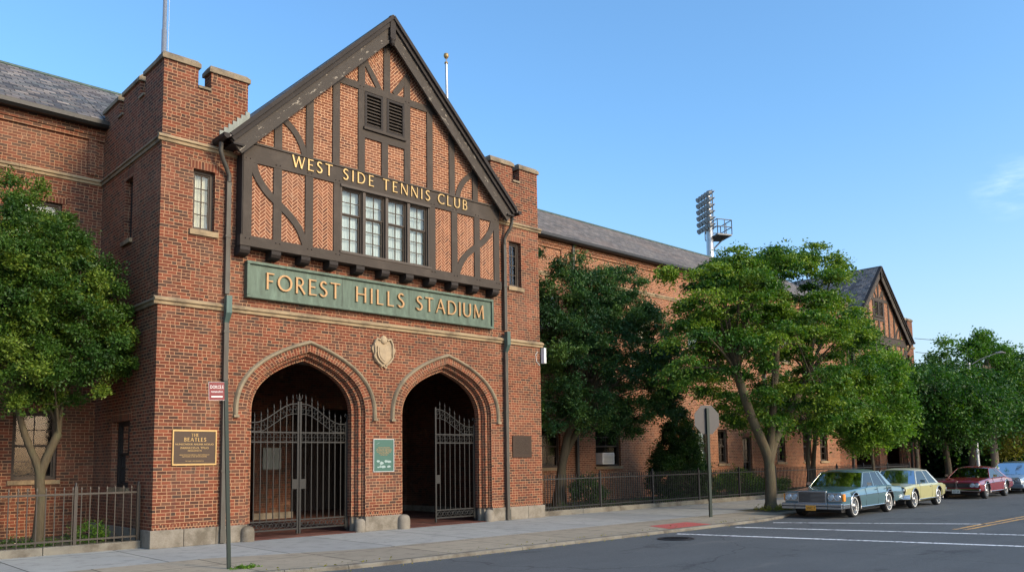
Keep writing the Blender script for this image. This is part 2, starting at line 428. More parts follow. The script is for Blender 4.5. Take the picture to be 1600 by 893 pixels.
# ------------------------------------------------------------------ lettering (own capitals with flared strokes)
TK, TN = .120, .074
def arc(cx, cy, rx, ry, a0, a1, n=16): return [(cx+rx*math.cos(math.radians(a0+(a1-a0)*k/n)), cy+ry*math.sin(math.radians(a0+(a1-a0)*k/n))) for k in range(n+1)]
GL = {
 'W': (1.14, [([(.03, 1), (.31, 0)], TK), ([(.31, 0), (.57, .97)], TN), ([(.57, .97), (.85, 0)], TK), ([(.85, 0), (1.11, 1)], TN)]),
 'E': (.54, [([(.08, 0), (.08, 1)], TK), ([(.08, .955), (.52, .955)], TN), ([(.08, .52), (.45, .52)], TN), ([(.08, .045), (.54, .045)], TN)]),
 'F': (.50, [([(.08, 0), (.08, 1)], TK), ([(.08, .955), (.50, .955)], TN), ([(.08, .50), (.43, .50)], TN)]),
 'S': (.54, [(catmull([(.47, .84), (.34, .95), (.18, .92), (.09, .79), (.13, .64), (.28, .53), (.43, .41), (.48, .25), (.38, .08), (.20, .04), (.04, .16)], 4), .115)]),
 'T': (.70, [([(.35, 0), (.35, 1)], TK), ([(0, .955), (.70, .955)], TN)]),
 'I': (.16, [([(.08, 0), (.08, 1)], TK)]),
 'D': (.80, [([(.08, 0), (.08, 1)], TK), ([(.08, .955), (.33, .955)]+arc(.33, .5, .40, .455, 90, -90)+[(.08, .045)], .10)]),
 'N': (.80, [([(.07, 0), (.07, 1)], TN), ([(.07, 1), (.73, 0)], TK), ([(.73, 0), (.73, 1)], TN)]),
 'C': (.78, [(arc(.50, .5, .43, .46, 48, 312, 22), .115)]),
 'L': (.52, [([(.08, 0), (.08, 1)], TK), ([(.08, .045), (.52, .045)], TN)]),
 'U': (.76, [([(.08, 1), (.08, .33)]+arc(.375, .33, .295, .285, 180, 360, 12)+[(.67, 1)], .11)]),
 'B': (.60, [([(.08, 0), (.08, 1)], TK), ([(.08, .955), (.28, .955)]+arc(.28, .745, .19, .21, 90, -90, 10)+[(.08, .535)], .095), ([(.28, .54)]+arc(.30, .29, .22, .245, 90, -90, 10)+[(.08, .045)], .10)]),
 'O': (.98, [(arc(.49, .5, .42, .455, 0, 360, 28), .115)]),
 'R': (.66, [([(.08, 0), (.08, 1)], TK), ([(.08, .955), (.28, .955)]+arc(.28, .725, .21, .23, 90, -90, 10)+[(.08, .495)], .095), ([(.26, .50), (.62, 0)], TK)]),
 'H': (.80, [([(.08, 0), (.08, 1)], TK), ([(.72, 0), (.72, 1)], TK), ([(.08, .52), (.72, .52)], TN)]),
 'A': (.82, [([(.04, 0), (.42, 1)], TN), ([(.42, 1), (.79, 0)], TK), ([(.19, .36), (.65, .36)], TN)]),
 'M': (1.00, [([(.08, 0), (.14, 1)], TN), ([(.14, 1), (.50, .08)], TK), ([(.50, .08), (.86, 1)], TN), ([(.86, 1), (.93, 0)], TK)]),
}
def word(mb, txt, x0, x1, z0, H, y, depth, bold=1.):
    tot = sum(GL[c][0]*H for c in txt); tr = (x1-x0-tot)/max(1, len(txt)-1); x = x0; q = 0
    for ch in txt:
        w, st = GL[ch]
        for pts, tw in st:
            q += 1; yy = y-depth-.0006*(q % 5); straight = len(pts) == 2; n = len(pts)
            if straight:
                (a, b), (c, d) = pts; ts = (0, .10, .9, 1); pts = [(a+(c-a)*t, b+(d-b)*t) for t in ts]; wd = [tw*1.25, tw, tw, tw*1.25]; n = 4
            else: wd = [tw*(1.0 if n > 24 else (1.25 if k in (0, n-1) else 1)) for k in range(n)]
            rows = []
            for k, p in enumerate(pts):
                a = pts[max(0, k-1)]; b = pts[min(n-1, k+1)]
                if n > 24 and k in (0, n-1): a, b = pts[-2], pts[1]
                l = math.hypot(b[0]-a[0], b[1]-a[1]) or 1; nx, nz = -(b[1]-a[1])/l, (b[0]-a[0])/l; h = wd[k]*bold/2
                # verticals heavy, horizontals light on round strokes
                if not straight: h *= .78+.34*abs(nx)
                rows.append(((x+(p[0]-nx*h)*H, z0+(p[1]-nz*h)*H), (x+(p[0]+nx*h)*H, z0+(p[1]+nz*h)*H)))
            for r, s in zip(rows, rows[1:]):
                mb.face([(r[0][0], yy, r[0][1]), (s[0][0], yy, s[0][1]), (s[1][0], yy, s[1][1]), (r[1][0], yy, r[1][1])])
                for e in (0, 1): mb.face([(r[e][0], yy, r[e][1]), (s[e][0], yy, s[e][1]), (s[e][0], y, s[e][1]), (r[e][0], y, r[e][1])])
            for r in (rows[0], rows[-1]): mb.face([(r[0][0], yy, r[0][1]), (r[1][0], yy, r[1][1]), (r[1][0], y, r[1][1]), (r[0][0], y, r[0][1])])
        x += w*H+tr
def text_obj(name, txt, size, mat, parent, mw, align='CENTER', ext=.002, sx=1.):
    cu = bpy.data.curves.new(name, 'FONT'); cu.body = txt; cu.size = size; cu.align_x = align; cu.extrude = ext; cu.resolution_u = 2
    t = bpy.data.objects.new(name, cu); COL.objects.link(t)
    dg = bpy.context.evaluated_depsgraph_get(); me = bpy.data.meshes.new_from_object(t.evaluated_get(dg))
    bpy.data.objects.remove(t); me.materials.clear(); me.materials.append(M[mat])
    me.transform(Matrix.Diagonal((sx, 1, 1, 1))); me.transform(mw)
    o = bpy.data.objects.new(name, me); COL.objects.link(o); o.parent = parent; return o
def front(x, y, z): return Matrix.Translation((x, y, z)) @ Matrix.Rotation(PI/2, 4, 'X')

# ------------------------------------------------------------------ windows
def window(parent, u0, u1, z0, z1, fn, cols=2, rows=(2, 3), back='curtain', fr='sash', rec=.13, fw=.055, glass='glass', name='window', label=None):
    f = MB()
    def bx(a, b, d0, d1, c, d, mb=f): 
        P = [fn(u, dd, z) for u in (a, b) for dd in (d0, d1) for z in (c, d)]
        mb.faces(P, [(0, 1, 3, 2), (4, 6, 7, 5), (0, 4, 5, 1), (2, 3, 7, 6), (0, 2, 6, 4), (1, 5, 7, 3)])
    bx(u0, u0+fw, rec-.03, rec+.1, z0, z1); bx(u1-fw, u1, rec-.03, rec+.1, z0, z1)
    bx(u0+fw, u1-fw, rec-.03, rec+.1, z1-fw, z1); bx(u0+fw, u1-fw, rec-.032, rec+.1, z0, z0+fw)
    a, b, c, d = u0+fw, u1-fw, z0+fw, z1-fw
    if len(rows) == 2: zm = c+(d-c)*rows[1]/(rows[0]+rows[1]); spans = [(zm, d, rows[0], 0.), (c, zm, rows[1], .03)]
    else: spans = [(c, d, rows[0], 0.)]
    for (s0, s1, nr, off) in spans:
        r = rec+off; st = .03
        bx(a, a+st, r, r+.03, s0, s1); bx(b-st, b, r, r+.03, s0, s1); bx(a+st, b-st, r, r+.03, s1-st, s1); bx(a+st, b-st, r, r+.03, s0, s0+st)
        for k in range(1, cols): m = a+st+(b-a-2*st)*k/cols; bx(m-.010, m+.010, r+.004, r+.028, s0+st, s1-st)
        for k in range(1, nr): m = s0+st+(s1-s0-2*st)*k/nr; bx(a+st, b-st, r+.006, r+.026, m-.010, m+.010)
    o = f.build(name, fr, parent)
    if label: o['label'] = label
    g = MB()
    for (s0, s1, nr, off) in spans: g.face([fn(a, rec+off+.018, s0), fn(b, rec+off+.018, s0), fn(b, rec+off+.018, s1), fn(a, rec+off+.018, s1)])
    g.build('pane', glass, o)
    k = MB(); r = rec+.12
    if back in ('curtain', 'cream_blind'):
        n = 14; Pt = [(a+(b-a)*i/n, r+.012*math.sin(i*2.1)) for i in range(n+1)]
        for p, q in zip(Pt, Pt[1:]): k.face([fn(p[0], p[1], c), fn(q[0], q[1], c), fn(q[0], q[1], d), fn(p[0], p[1], d)])
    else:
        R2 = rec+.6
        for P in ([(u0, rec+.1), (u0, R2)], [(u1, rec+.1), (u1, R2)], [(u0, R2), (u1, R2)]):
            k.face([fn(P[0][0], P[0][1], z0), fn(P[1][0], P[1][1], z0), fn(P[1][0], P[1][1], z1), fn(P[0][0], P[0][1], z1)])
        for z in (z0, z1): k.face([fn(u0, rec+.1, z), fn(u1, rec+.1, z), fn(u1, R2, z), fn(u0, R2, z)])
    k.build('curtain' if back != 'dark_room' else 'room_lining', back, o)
    return o
def rect(a, b, c, d): return [(a, c), (b, c), (b, d), (a, d)]
def strip(mb, u0, u1, d0, d1, z0, z1, fn, mi=0):
    P = [fn(u, d, z) for u in (u0, u1) for d in (d0, d1) for z in (z0, z1)]
    mb.faces(P, [(0, 1, 3, 2), (4, 6, 7, 5), (0, 4, 5, 1), (2, 3, 7, 6), (0, 2, 6, 4), (1, 5, 7, 3)], mi)

# ------------------------------------------------------------------ the gatehouse
W = 11.12; C1, C2 = 3.50, 7.61; SPR = 2.85
def archpts(c, h, n=22):
    rise = 1.22+(h-1.30)*.83
    L = bez([(-h, 0), (-h, rise*.60), (-h*.42, rise*.86), (0, rise)], n)
    P = [(c+x, SPR+z) for x, z in L]; return P+[(2*c-x, z) for x, z in reversed(P[:-1])]
def archpath(c, h): return [(c-h, 0)]+archpts(c, h)+[(c+h, 0)]
fF = lambda y: (lambda u, d, z: (u, y+d, z))
fL = lambda x: (lambda u, d, z: (x+d, u, z))
def sweep_arch(mb, c, prof, z0=0., mi=0, vscale=1., rot=False):
    """profile points (half-width, y) swept round the arch and down the jambs to z0"""
    paths = []
    for h, y in prof:
        p = archpath(c, h); p[0] = (p[0][0], z0); p[-1] = (p[-1][0], z0); paths.append(p)
    n = len(paths[0]); mid = paths[0]; cum = [0.]
    for k in range(1, n): cum.append(cum[-1]+math.hypot(mid[k][0]-mid[k-1][0], mid[k][1]-mid[k-1][1]))
    pu = [0.]
    for k in range(1, len(prof)): pu.append(pu[-1]+math.hypot(prof[k][0]-prof[k-1][0], prof[k][1]-prof[k-1][1]))
    for j in range(len(prof)-1):
        for k in range(n-1):
            q = [(paths[j][k], prof[j][1]), (paths[j][k+1], prof[j][1]), (paths[j+1][k+1], prof[j+1][1]), (paths[j+1][k], prof[j+1][1])]
            uv = [(pu[j], cum[k]+z0), (pu[j], cum[k+1]+z0), (pu[j+1], cum[k+1]+z0), (pu[j+1], cum[k]+z0)]
            mb.face([(p[0], y, p[1]) for p, y in q], mi, uv)
def merlons(a, b, ztop, znotch, notches):
    """outline along the top from b back to a"""
    out = [(b, ztop)]
    for n0, n1 in reversed(notches): out += [(n1, ztop), (n1, znotch), (n0, znotch), (n0, ztop)]
    return out+[(a, ztop)]
def cap(mb, u0, u1, z, fn, th=.35, ov=.045):
    """sloped coping stone"""
    a, b = u0-ov, u1+ov; d0, d1 = -ov, th+ov; fn0 = fn; fn = lambda u, d, zz: fn0(u, d, z+(zz-z)*1.5)
    P = [fn(*p) for p in ((a, d0, z), (b, d0, z), (b, d1, z), (a, d1, z), (a, d0, z+.06), (b, d0, z+.06), (b, d1, z+.06), (a, d1, z+.06), (a+.05, d0+.09, z+.12), (b-.05, d0+.09, z+.12), (b-.05, d1-.09, z+.12), (a+.05, d1-.09, z+.12))]
    mb.faces(P, [(0, 1, 2, 3), (0, 1, 5, 4), (1, 2, 6, 5), (2, 3, 7, 6), (3, 0, 4, 7), (4, 5, 9, 8), (5, 6, 10, 9), (6, 7, 11, 10), (7, 4, 8, 11), (8, 9, 10, 11)])
def belt(mb, u0, u1, z, fn, proj=.09, h=.17):
    """moulded string course, top at z"""
    pr = [(0, z), (-proj*.6, z-.03), (-proj, z-.06), (-proj, z-h*.55), (-proj*.55, z-h*.6), (-proj*.45, z-h), (0, z-h)]
    for p, q in zip(pr, pr[1:]): mb.face([fn(u0, p[0], p[1]), fn(u1, p[0], p[1]), fn(u1, q[0], q[1]), fn(u0, q[0], q[1])])
    for u in (u0, u1): mb.face([fn(u, p[0], p[1]) for p in pr])

M['hood_stone'] = stonemat('hood_stone', (.27, .215, .14), (.12, .095, .065), .7, 6)
def gatehouse():
    g = empty('entrance_gatehouse')
    ZT, ZN = 10.27, 9.83
    wL, wR = (.68, 1.16, 6.68, 8.02), (9.92, 10.40, 6.68, 8.02)
    nl = [(.74, 1.02)]; nr = [(10.10, 10.38)]
    h0 = 1.53
    outl = [(0, 0)]+archpath(C1, h0)+archpath(C2, h0)+[(W, 0)]
    outl += merlons(9.25, W, ZT, ZN, nr)+[(9.25, 8.7), (1.88, 8.7)]+merlons(0, 1.88, ZT, ZN, nl)
    w = MB(); onarch = set()
    for c in (C1, C2): onarch |= {(round(x, 4), round(z, 4)) for x, z in archpath(c, h0)}
    sk = lambda a, b: (round(a[0], 4), round(a[1], 4)) in onarch and (round(b[0], 4), round(b[1], 4)) in onarch and not (a[1] == 0 and b[1] == 0)
    w.prism(outl, 0, .35, holes=[rect(wL[0], wL[1], wL[2], wL[3]), rect(wR[0], wR[1], wR[2], wR[3])], skip_edge=sk)
    wall = w.build('wall', 'brick', g)
    # left flank (faces -x), right flank, inner tower sides, backs
    s = MB()
    sw = (1.72, 2.22, 6.72, 8.15); lw = (1.45, 2.60, 1.20, 2.65)
    ol = [(.352, 0), (3.898, 0)]+merlons(.352, 3.898, ZT, ZN, [(1.1, 1.42), (2.5, 2.82)])
    s.prism(ol, 0, .35, holes=[rect(*sw), rect(*lw)], fn=fL(0.))
    s.prism([(.352, 0), (6.9, 0), (6.9, 8.7), (3.9, 8.7)]+merlons(.352, 3.9, ZT, ZN, [(1.1, 1.42), (2.5, 2.82)]), 0, .35, fn=fL(W-.35))
    for x in (1.53, 9.25): s.prism([(.352, 8.4), (3.55, 8.4)]+merlons(.352, 3.55, ZT, ZN, [(1.1, 1.42), (2.3, 2.62)]), 0, .35, fn=fL(x))
    for a, b in ((.352, 1.528), (9.602, W-.352)): s.prism(rect(a, b, 8.4, ZT), 3.55, 3.9)
    s.prism(rect(1.532, 1.88, 8.4, ZT), 3.552, 3.9); s.prism(rect(9.25, 9.598, 8.4, ZT), 3.552, 3.9)
    s.build('side_wall', 'brick', g)
    r = MB(); r.box(.352, 1.528, .352, 3.548, 9.2, 9.3); r.box(9.602, W-.352, .352, 3.548, 9.2, 9.3); r.build('tower_roof', 'lead', g)
    # copings
    c = MB()
    for u0, u1 in ((0, .74), (1.02, 1.88), (9.25, 10.10), (10.38, W)): cap(c, u0, u1, ZT, fF(0))
    for u0, u1 in ((.74, 1.02), (10.10, 10.38)): strip(c, u0-.0, u1+.0, -.04, .39, ZN, ZN+.055, fF(0))
    for x in (0, 9.25, 1.53, W-.35):
        for u0, u1 in ((.44, 1.1), (1.42, 2.5), (2.82, 3.9)): cap(c, u0 if u0 > .5 else .44+.0, u1, ZT, fL(x))
        for u0, u1 in ((1.1, 1.42), (2.5, 2.82)): strip(c, u0, u1, -.04, .39, ZN, ZN+.055, fL(x))
    c.build('coping', 'limestone_dirty', g)
    # string courses
    b = MB(); belt(b, -.09, 1.60, 5.15, fF(0)); belt(b, 1.60, 9.60, 5.148, fF(0)); belt(b, 9.60, W+.09, 5.15, fF(0))
    belt(b, -.088, 1.64, 8.62, fF(0), .08, .16); belt(b, 9.33, W+.088, 8.62, fF(0), .08, .16)
    b.build('string_course', 'limestone', g)
    b = MB(); belt(b, 0., 3.9, 5.15, fL(0)); belt(b, 0., 3.9, 8.62, fL(0), .08, .16); b.build('side_string_course', 'limestone_dirty', g)
    # soldier courses over windows and at the foot
    q = MB()
    for a, d in ((wL[0], wL[1]), (wR[0], wR[1])): strip(q, a-.08, d+.08, -.004, .02, 8.02, 8.22, fF(0))
    strip(q, sw[0]-.08, sw[1]+.08, -.004, .02, 8.15, 8.35, fL(0)); strip(q, lw[0]-.08, lw[1]+.08, -.004, .02, 2.65, 2.85, fL(0))
    q.build('soldier_course', 'brick_soldier', g)
    q = MB()
    for a, d in ((0, C1-h0), (C1+h0, C2-h0), (C2+h0, W)): strip(q, a, d, -.004, .02, .36, .46, fF(0))
    q.build('foot_course', 'brick_soldier', g)
    # granite plinth with wheel guards
    p = MB()
    for a, d in ((-.05, C1-h0+.02), (C1+h0-.02, C2-h0+.02), (C2+h0-.02, W+.05)):
        n = max(1, round((d-a)/.8)); 
        for k in range(n): strip(p, a+(d-a)*k/n+.004, a+(d-a)*(k+1)/n-.004, -.05, .1, 0, .36, fF(0))
    for c_ in (C1, C2):
        for sgn in (-1, 1):
            for k in range(3):
                x = c_+sgn*(h0-.04-.077*k); x2 = c_+sgn*(h0+.05); strip(p, min(x, x2), max(x, x2), .1+.1*k, .2+.1*k, 0, .36, fF(0))
    n = 5
    for k in range(n): strip(p, .0+3.9*k/n+.004, 3.9*(k+1)/n-.004, -.05, .1, 0, .36, fL(0))
    p.build('plinth', 'granite', g, bevel=.012)
    for x, y, rr, hh in ((C1-1.50, -.06, .15, .33), (C1+1.40, .02, .13, .32), (C2-1.50, -.08, .16, .36), (C2+1.42, .0, .13, .33)):
        d = MB(); d.lathe((x, y, 0), [(rr, 0), (rr, hh*.62), (rr*.93, hh*.8), (rr*.7, hh*.93), (rr*.35, hh*.99), (0.001, hh)], 18); d.build('wheel_guard', 'granite', g)
    # arches: stepped brick orders, voussoir ring, stone hood
    for c_ in (C1, C2):
        a = MB(); pr = [(h0, 0.), (h0, .05), (h0-.03, .085), (h0-.01, .125), (h0-.115, .125), (h0-.115, .175), (h0-.145, .21), (h0-.125, .26), (1.30, .26), (1.30, .43), (1.58, .43), (1.58, .352)]
        sweep_arch(a, c_, pr, .36)
        a.build('arch_order', 'brick_ring', g)
        a = MB()
        P1, P0 = archpts(c_, 1.74), archpts(c_, h0); L = 0
        for k in range(len(P1)-1):
            l = math.hypot(P0[k+1][0]-P0[k][0], P0[k+1][1]-P0[k][1])
            a.face([(P0[k][0], -.004, P0[k][1]), (P0[k+1][0], -.004, P0[k+1][1]), (P1[k+1][0], -.004, P1[k+1][1]), (P1[k][0], -.004, P1[k][1])], 0, [(.0, L), (.0, L+l), (.2, L+l), (.2, L)]); L += l
        a.build('voussoir_ring', 'brick_ring', g)
        a = MB(); hp = [(1.735, 0.), (1.745, -.045), (1.775, -.075), (1.815, -.075), (1.835, -.045), (1.85, 0.)]
        paths = [archpts(c_, h) for h, y in hp]
        for P in paths: P.insert(0, (P[0][0], SPR-.12)); P.append((P[-1][0], SPR-.12))
        for j in range(len(hp)-1):
            for k in range(len(paths[0])-1):
                a.face([(paths[j][k][0], hp[j][1], paths[j][k][1]), (paths[j][k+1][0], hp[j][1], paths[j][k+1][1]), (paths[j+1][k+1][0], hp[j+1][1], paths[j+1][k+1][1]), (paths[j+1][k][0], hp[j+1][1], paths[j+1][k][1])], smooth=False)
        for s_ in (-1, 1):
            x = c_+s_*1.79; a.box(x-.062, x+.062, -.082, 0, SPR-.17, SPR-.121)
        a.build('hood_mould', 'hood_stone', g)
    # passage behind the arches
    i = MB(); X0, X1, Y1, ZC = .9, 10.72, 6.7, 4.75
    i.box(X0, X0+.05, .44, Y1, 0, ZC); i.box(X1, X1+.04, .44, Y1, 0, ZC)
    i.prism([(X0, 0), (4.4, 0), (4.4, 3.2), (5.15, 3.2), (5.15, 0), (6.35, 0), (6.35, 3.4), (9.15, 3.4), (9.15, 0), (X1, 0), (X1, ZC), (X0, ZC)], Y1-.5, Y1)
    i.build('passage_wall', 'brick_shaded', g)
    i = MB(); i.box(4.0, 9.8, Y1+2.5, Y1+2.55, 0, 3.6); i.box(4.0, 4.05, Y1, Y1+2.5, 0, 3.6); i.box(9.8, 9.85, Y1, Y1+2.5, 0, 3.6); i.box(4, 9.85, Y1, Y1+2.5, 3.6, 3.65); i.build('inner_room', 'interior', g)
    i = MB(); i.box(X0, X1, .44, Y1+2.5, ZC, ZC+.05); 
    for y in (2.2, 4.4): i.box(X0, X1, y, y+.25, ZC-.2, ZC-.002)
    i.build('passage_ceiling', 'ceiling', g)
    i = MB(); i.box(X0, X1, -.02, Y1+2.5, .004, .016); i.build('passage_floor', 'tile_floor', g)
    i = MB(); i.box(9.2, X1, Y1-.54, Y1-.5, .016, .2); i.box(X1-.05, X1, .5, Y1-.55, .016, .2); i.box(5.1, 6.4, Y1-.56, Y1-.5, .016, .2); i.build('passage_skirting', 'granite', g)
    i = MB(); i.box(5.4, 6.0, Y1-.54, Y1-.505, 1.5, 2.15); i.build('notice_board', 'lead', g)
    # tower windows
    for (a, b_, c0, d0), bk in ((wL, 'cream_blind'), (wR, 'dark_room')):
        o = window(g, a, b_, c0, d0, fF(0), 2, (4,), bk, 'sash', .15, .065)
        z = MB(); strip(z, a-.07, b_+.07, -.06, .1, c0-.12, c0-.005, fF(0)); z.build('sill', 'limestone', o)
    o = window(g, *sw[:2], *sw[2:], fL(0), 2, (4,), 'dark_room', 'timber_dark', .16, .06); z = MB(); strip(z, sw[0]-.06, sw[1]+.06, -.06, .1, sw[2]-.1, sw[2]-.005, fL(0)); z.build('sill', 'limestone', o)
    o = window(g, *lw[:2], *lw[2:], fL(0), 2, (2, 2), 'dark_room', 'timber_dark', .16, .07); z = MB(); strip(z, lw[0]-.06, lw[1]+.06, -.06, .1, lw[2]-.1, lw[2]-.005, fL(0)); z.build('sill', 'limestone', o)
    # ---------------- half-timbered gable
    CX_ = 5.47; YF, YB, YI = -.30, -.22, -.262
    x0, x1 = 1.67, 9.27
    cols = [1.77, 2.49, 3.29, 4.035]; cols += [2*CX_-x for x in reversed(cols)]
    zr = lambda x: 12.99-abs(x-CX_)      # roof line
    inf = MB()
    inf.prism([(x0+.02, 6.5), (x1-.02, 6.5), (x1-.02, 8.5), (x0+.02, 8.5)], YI, YI+.15, holes=[rect(4.13, 6.81, 6.69, 8.33)], back=False)
    inf.build('herringbone_panel', 'herring', g)
    inf = MB(); inf.prism([(1.5, 8.5), (9.44, 8.5), (9.44, zr(9.44)-.1), (CX_+1.97, 10.92), (CX_-1.97, 10.92), (1.5, zr(1.5)-.1)], YI, YI+.15, holes=[rect(4.80, 5.99, 9.96, 10.88)], back=False)
    inf.build('brick_panel', 'infill', g)
    for sg in (-1, 1):
        inf = MB(); a = math.radians(-48*sg)
        tri = [(CX_, 10.92), (CX_+sg*1.97, 10.92), (CX_, 12.85)]; P = [(x, YI, z) for x, z in tri]
        inf.face(P, 0, [(x*math.cos(a)-z*math.sin(a), x*math.sin(a)+z*math.cos(a)) for x, z in tri]); inf.build('apex_panel', 'infill', g)
    t = MB()
    for x in cols:                                                 # posts below and above the lettered beam
        lo = 6.66
        if x in (cols[0], cols[-1]): t.beam((x, lo), (x, 8.36), .20, YF, YB)
        else: t.beam((x, lo), (x, 8.36), .20 if abs(x-CX_) > 2 else .19, YF+.004, YB)
    for x in (2.49, 3.29, 4.0, 4.715, 6.10, 6.83, 7.58, 8.40): 
        top = zr(x)-.25
        if x in (4.715, 6.10): top = 11.62
        t.beam((x, 8.76), (x, top), .19, YF+.003, YB)
    t.beam((5.405, 8.76), (5.405, 9.72), .19, YF+.003, YB)
    t.beam((CX_, 11.05), (CX_, 12.8), .19, YF+.001, YB)
    t.beam((x0, 8.56), (x1, 8.56), .42, YF-.002, YB)               # lettered beam
    t.beam((3.5, 10.985), (2*CX_-3.5, 10.985), .175, YF, YB)       # collar
    t.beam((4.75, 9.79), (6.07, 9.79), .19, YF+.001, YB)
    t.beam((x0, 8.79), (x1, 8.79), .045, YF-.03, YB)
    t.beam((x0-.07, 6.55), (x1+.04, 6.55), .235, YF-.03, YB+.05)   # sill beam
    t.beam((4.79, 11.72), (5.24, 11.08), .15, YF+.006, YB); t.beam((2*CX_-4.79, 11.72), (2*CX_-5.24, 11.08), .15, YF+.007, YB)
    for mir in (0, 1):
        mx = (lambda x: 2*CX_-x) if mir else (lambda x: x)
        t.curved([(mx(2.60), 9.56), (mx(2.90), 9.40), (mx(3.10), 9.15), (mx(3.17), 8.80)], .15, YF+.008, YB)
        t.curved([(mx(x), z) for x, z in ((1.90, 8.36), (1.98, 8.08), (2.22, 7.76), (2.50, 7.54), (2.80, 7.31), (3.04, 7.04), (3.22, 6.64))], .165, YF+.002 if mir else YF+.002, YB)
    t.build('timber_frame', 'timber', g)
    pg = MB()
    for x in cols:
        for z in (6.60, 8.42): 
            for dx in (-.05, .05): pg.lathe((x+dx, YF-.035 if z < 7 else YF-.004, z), [(.001, -.012), (.014, -.01), (.016, 0)], 6, axis='y')
    for x in (4.715, 6.1):
        for dx in (-.05, .05): pg.lathe((x+dx, YF-.002, 10.985), [(.001, -.012), (.014, -.01), (.016, 0)], 6, axis='y')
    pg.build('peg', 'timber_dark', g)
    # jetty box sides, bottom, brackets
    j = MB(); j.box(x0-.03, x0+.05, YF+.01, -.001, 6.45, 8.75); j.box(x1-.05, x1+.0, YF+.01, -.001, 6.45, 8.75); j.box(x0, x1, YF+.02, -.001, 6.44, 6.5); j.build('jetty_side', 'timber_dark', g)
    n = 11
    for k in range(n):
        x = 1.73+k*(9.11-1.73)/(n-1); bk = MB()
        pr = [(0, 6.432), (-.31, 6.432), (-.31, 6.34), (-.27, 6.28), (-.2, 6.25), (0, 6.235)]
        for a_, b_ in ((x-.115, x+.115),): 
            for p_, q_ in zip(pr, pr[1:]): bk.face([(a_, p_[0], p_[1]), (b_, p_[0], p_[1]), (b_, q_[0], q_[1]), (a_, q_[0], q_[1])])
            for u in (a_, b_): bk.face([(u, p_[0], p_[1]) for p_ in pr])
        bk.build('bracket', 'timber_dark', g)
    # gable window of four sashes
    mw = MB(); mw.box(4.10, 6.84, YF-.045, YB+.2, 6.655, 6.71); mw.box(4.12, 6.82, YF-.03, YB+.2, 8.30, 8.36)
    bay = (6.81-4.13)/4
    for k in range(5):
        x = 4.13+bay*k; mw.box(x-.042, x+.042, YF+.012, YB+.2, 6.71, 8.30)
    mw.build('mullion', 'sash', g)
    for k in range(4):
        x = 4.13+bay*k; window(g, x+.042, x+bay-.042, 6.71, 8.30, fF(YF), 2, (2, 3), 'curtain', 'sash', .10, .03)
    # louvres
    for a, b_ in ((4.83, 5.31), (5.49, 5.97)):
        l = MB(); l.box(a-.03, a+.03, YF-.01, YF+.2, 9.97, 10.88); l.box(b_-.03, b_+.03, YF-.01, YF+.2, 9.97, 10.88); l.box(a+.03, b_-.03, YF-.01, YF+.2, 10.82, 10.88); l.box(a+.03, b_-.03, YF-.01, YF+.2, 9.97, 10.03)
        o = l.build('louvre', 'timber_dark', g); sl = MB()
        for q_ in range(9):
            z = 10.05+q_*.086; sl.face([(a+.03, YF+.01, z), (b_-.03, YF+.01, z), (b_-.03, YF+.09, z+.07), (a+.03, YF+.09, z+.07)]); sl.face([(a+.03, YF+.01, z+.014), (b_-.03, YF+.01, z+.014), (b_-.03, YF+.09, z+.084), (a+.03, YF+.09, z+.084)]); sl.face([(a+.03, YF+.01, z), (b_-.03, YF+.01, z), (b_-.03, YF+.01, z+.014), (a+.03, YF+.01, z+.014)])
        sl.build('slat', 'timber', o); sl = MB(); sl.box(a, b_, YF+.14, YF+.16, 9.98, 10.87); sl.build('lining', 'dark_room', o)
    l = MB(); l.box(5.31+.03, 5.49-.03, YF+.003, YF+.2, 9.97, 10.9); l.box(4.76, 6.04, YF-.05, YB, 9.90, 9.965); l.build('louvre_sill', 'timber', g)
    # bargeboards, soffit, roof
    ap = 13.02
    for sg in (-1, 1):
        xe = CX_+sg*4.16
        bb = MB(); bb.beam((CX_+sg*.0, ap-.41), (xe-sg*.09, ap-.41-4.07), .36, -.50, -.44); bb.build('bargeboard', 'timber_weathered' if sg < 0 else 'timber_weathered', g)
        bb = MB(); bb.beam((CX_, ap-.165), (xe+sg*.02, ap-.165-4.18), .12, -.56, -.44); bb.beam((CX_, ap-.055), (xe+sg*.07, ap-.055-4.23), .085, -.62, -.44); bb.build('rake_moulding', 'timber_dark', g)
        so = MB(); a_ = (CX_, ap-.16); b_ = (xe, ap-.16-4.16); so.face([(a_[0], -.44, a_[1]), (b_[0], -.44, b_[1]), (b_[0], YI, b_[1]), (a_[0], YI, a_[1])])
        so.box(min(xe, xe-sg*.25), max(xe, xe-sg*.25), -.56, -.002, 8.56, 8.60); so.build('soffit', 'timber_dark', g)
        rf = MB(); xt = 1.88 if sg < 0 else 9.25
        def slab(xa, xb, ya, yb):
            za, zb = ap-abs(xa-CX_), ap-abs(xb-CX_)
            rf.faces([(xa, ya, za), (xb, ya, zb), (xb, yb, zb), (xa, yb, za), (xa, ya, za-.09), (xb, ya, zb-.09), (xb, yb, zb-.09), (xa, yb, za-.09)], [(0, 1, 2, 3), (4, 5, 6, 7), (0, 1, 5, 4), (1, 2, 6, 5), (3, 0, 4, 7)])
        slab(CX_, xe+sg*.1, -.60, -.001); slab(CX_, xt, .001, 8.6)
        rf.build('roof', 'slate', g)
    rc = MB(); rc.tube([(CX_, -.55, ap-.005), (CX_, 8.6, ap-.005)], .022, 8); rc.build('ridge_cap', 'copper_green', g)
    pd = MB(); pd.box(CX_-.09, CX_+.07, -.585, -.50, 12.38, 12.97); pd.lathe((CX_-.01, -.54, 12.38), [(.07, 0), (.085, -.03), (.055, -.06), (.07, -.1), (.06, -.14), (.001, -.19)], 10); pd.build('pendant', 'timber_dark', g)
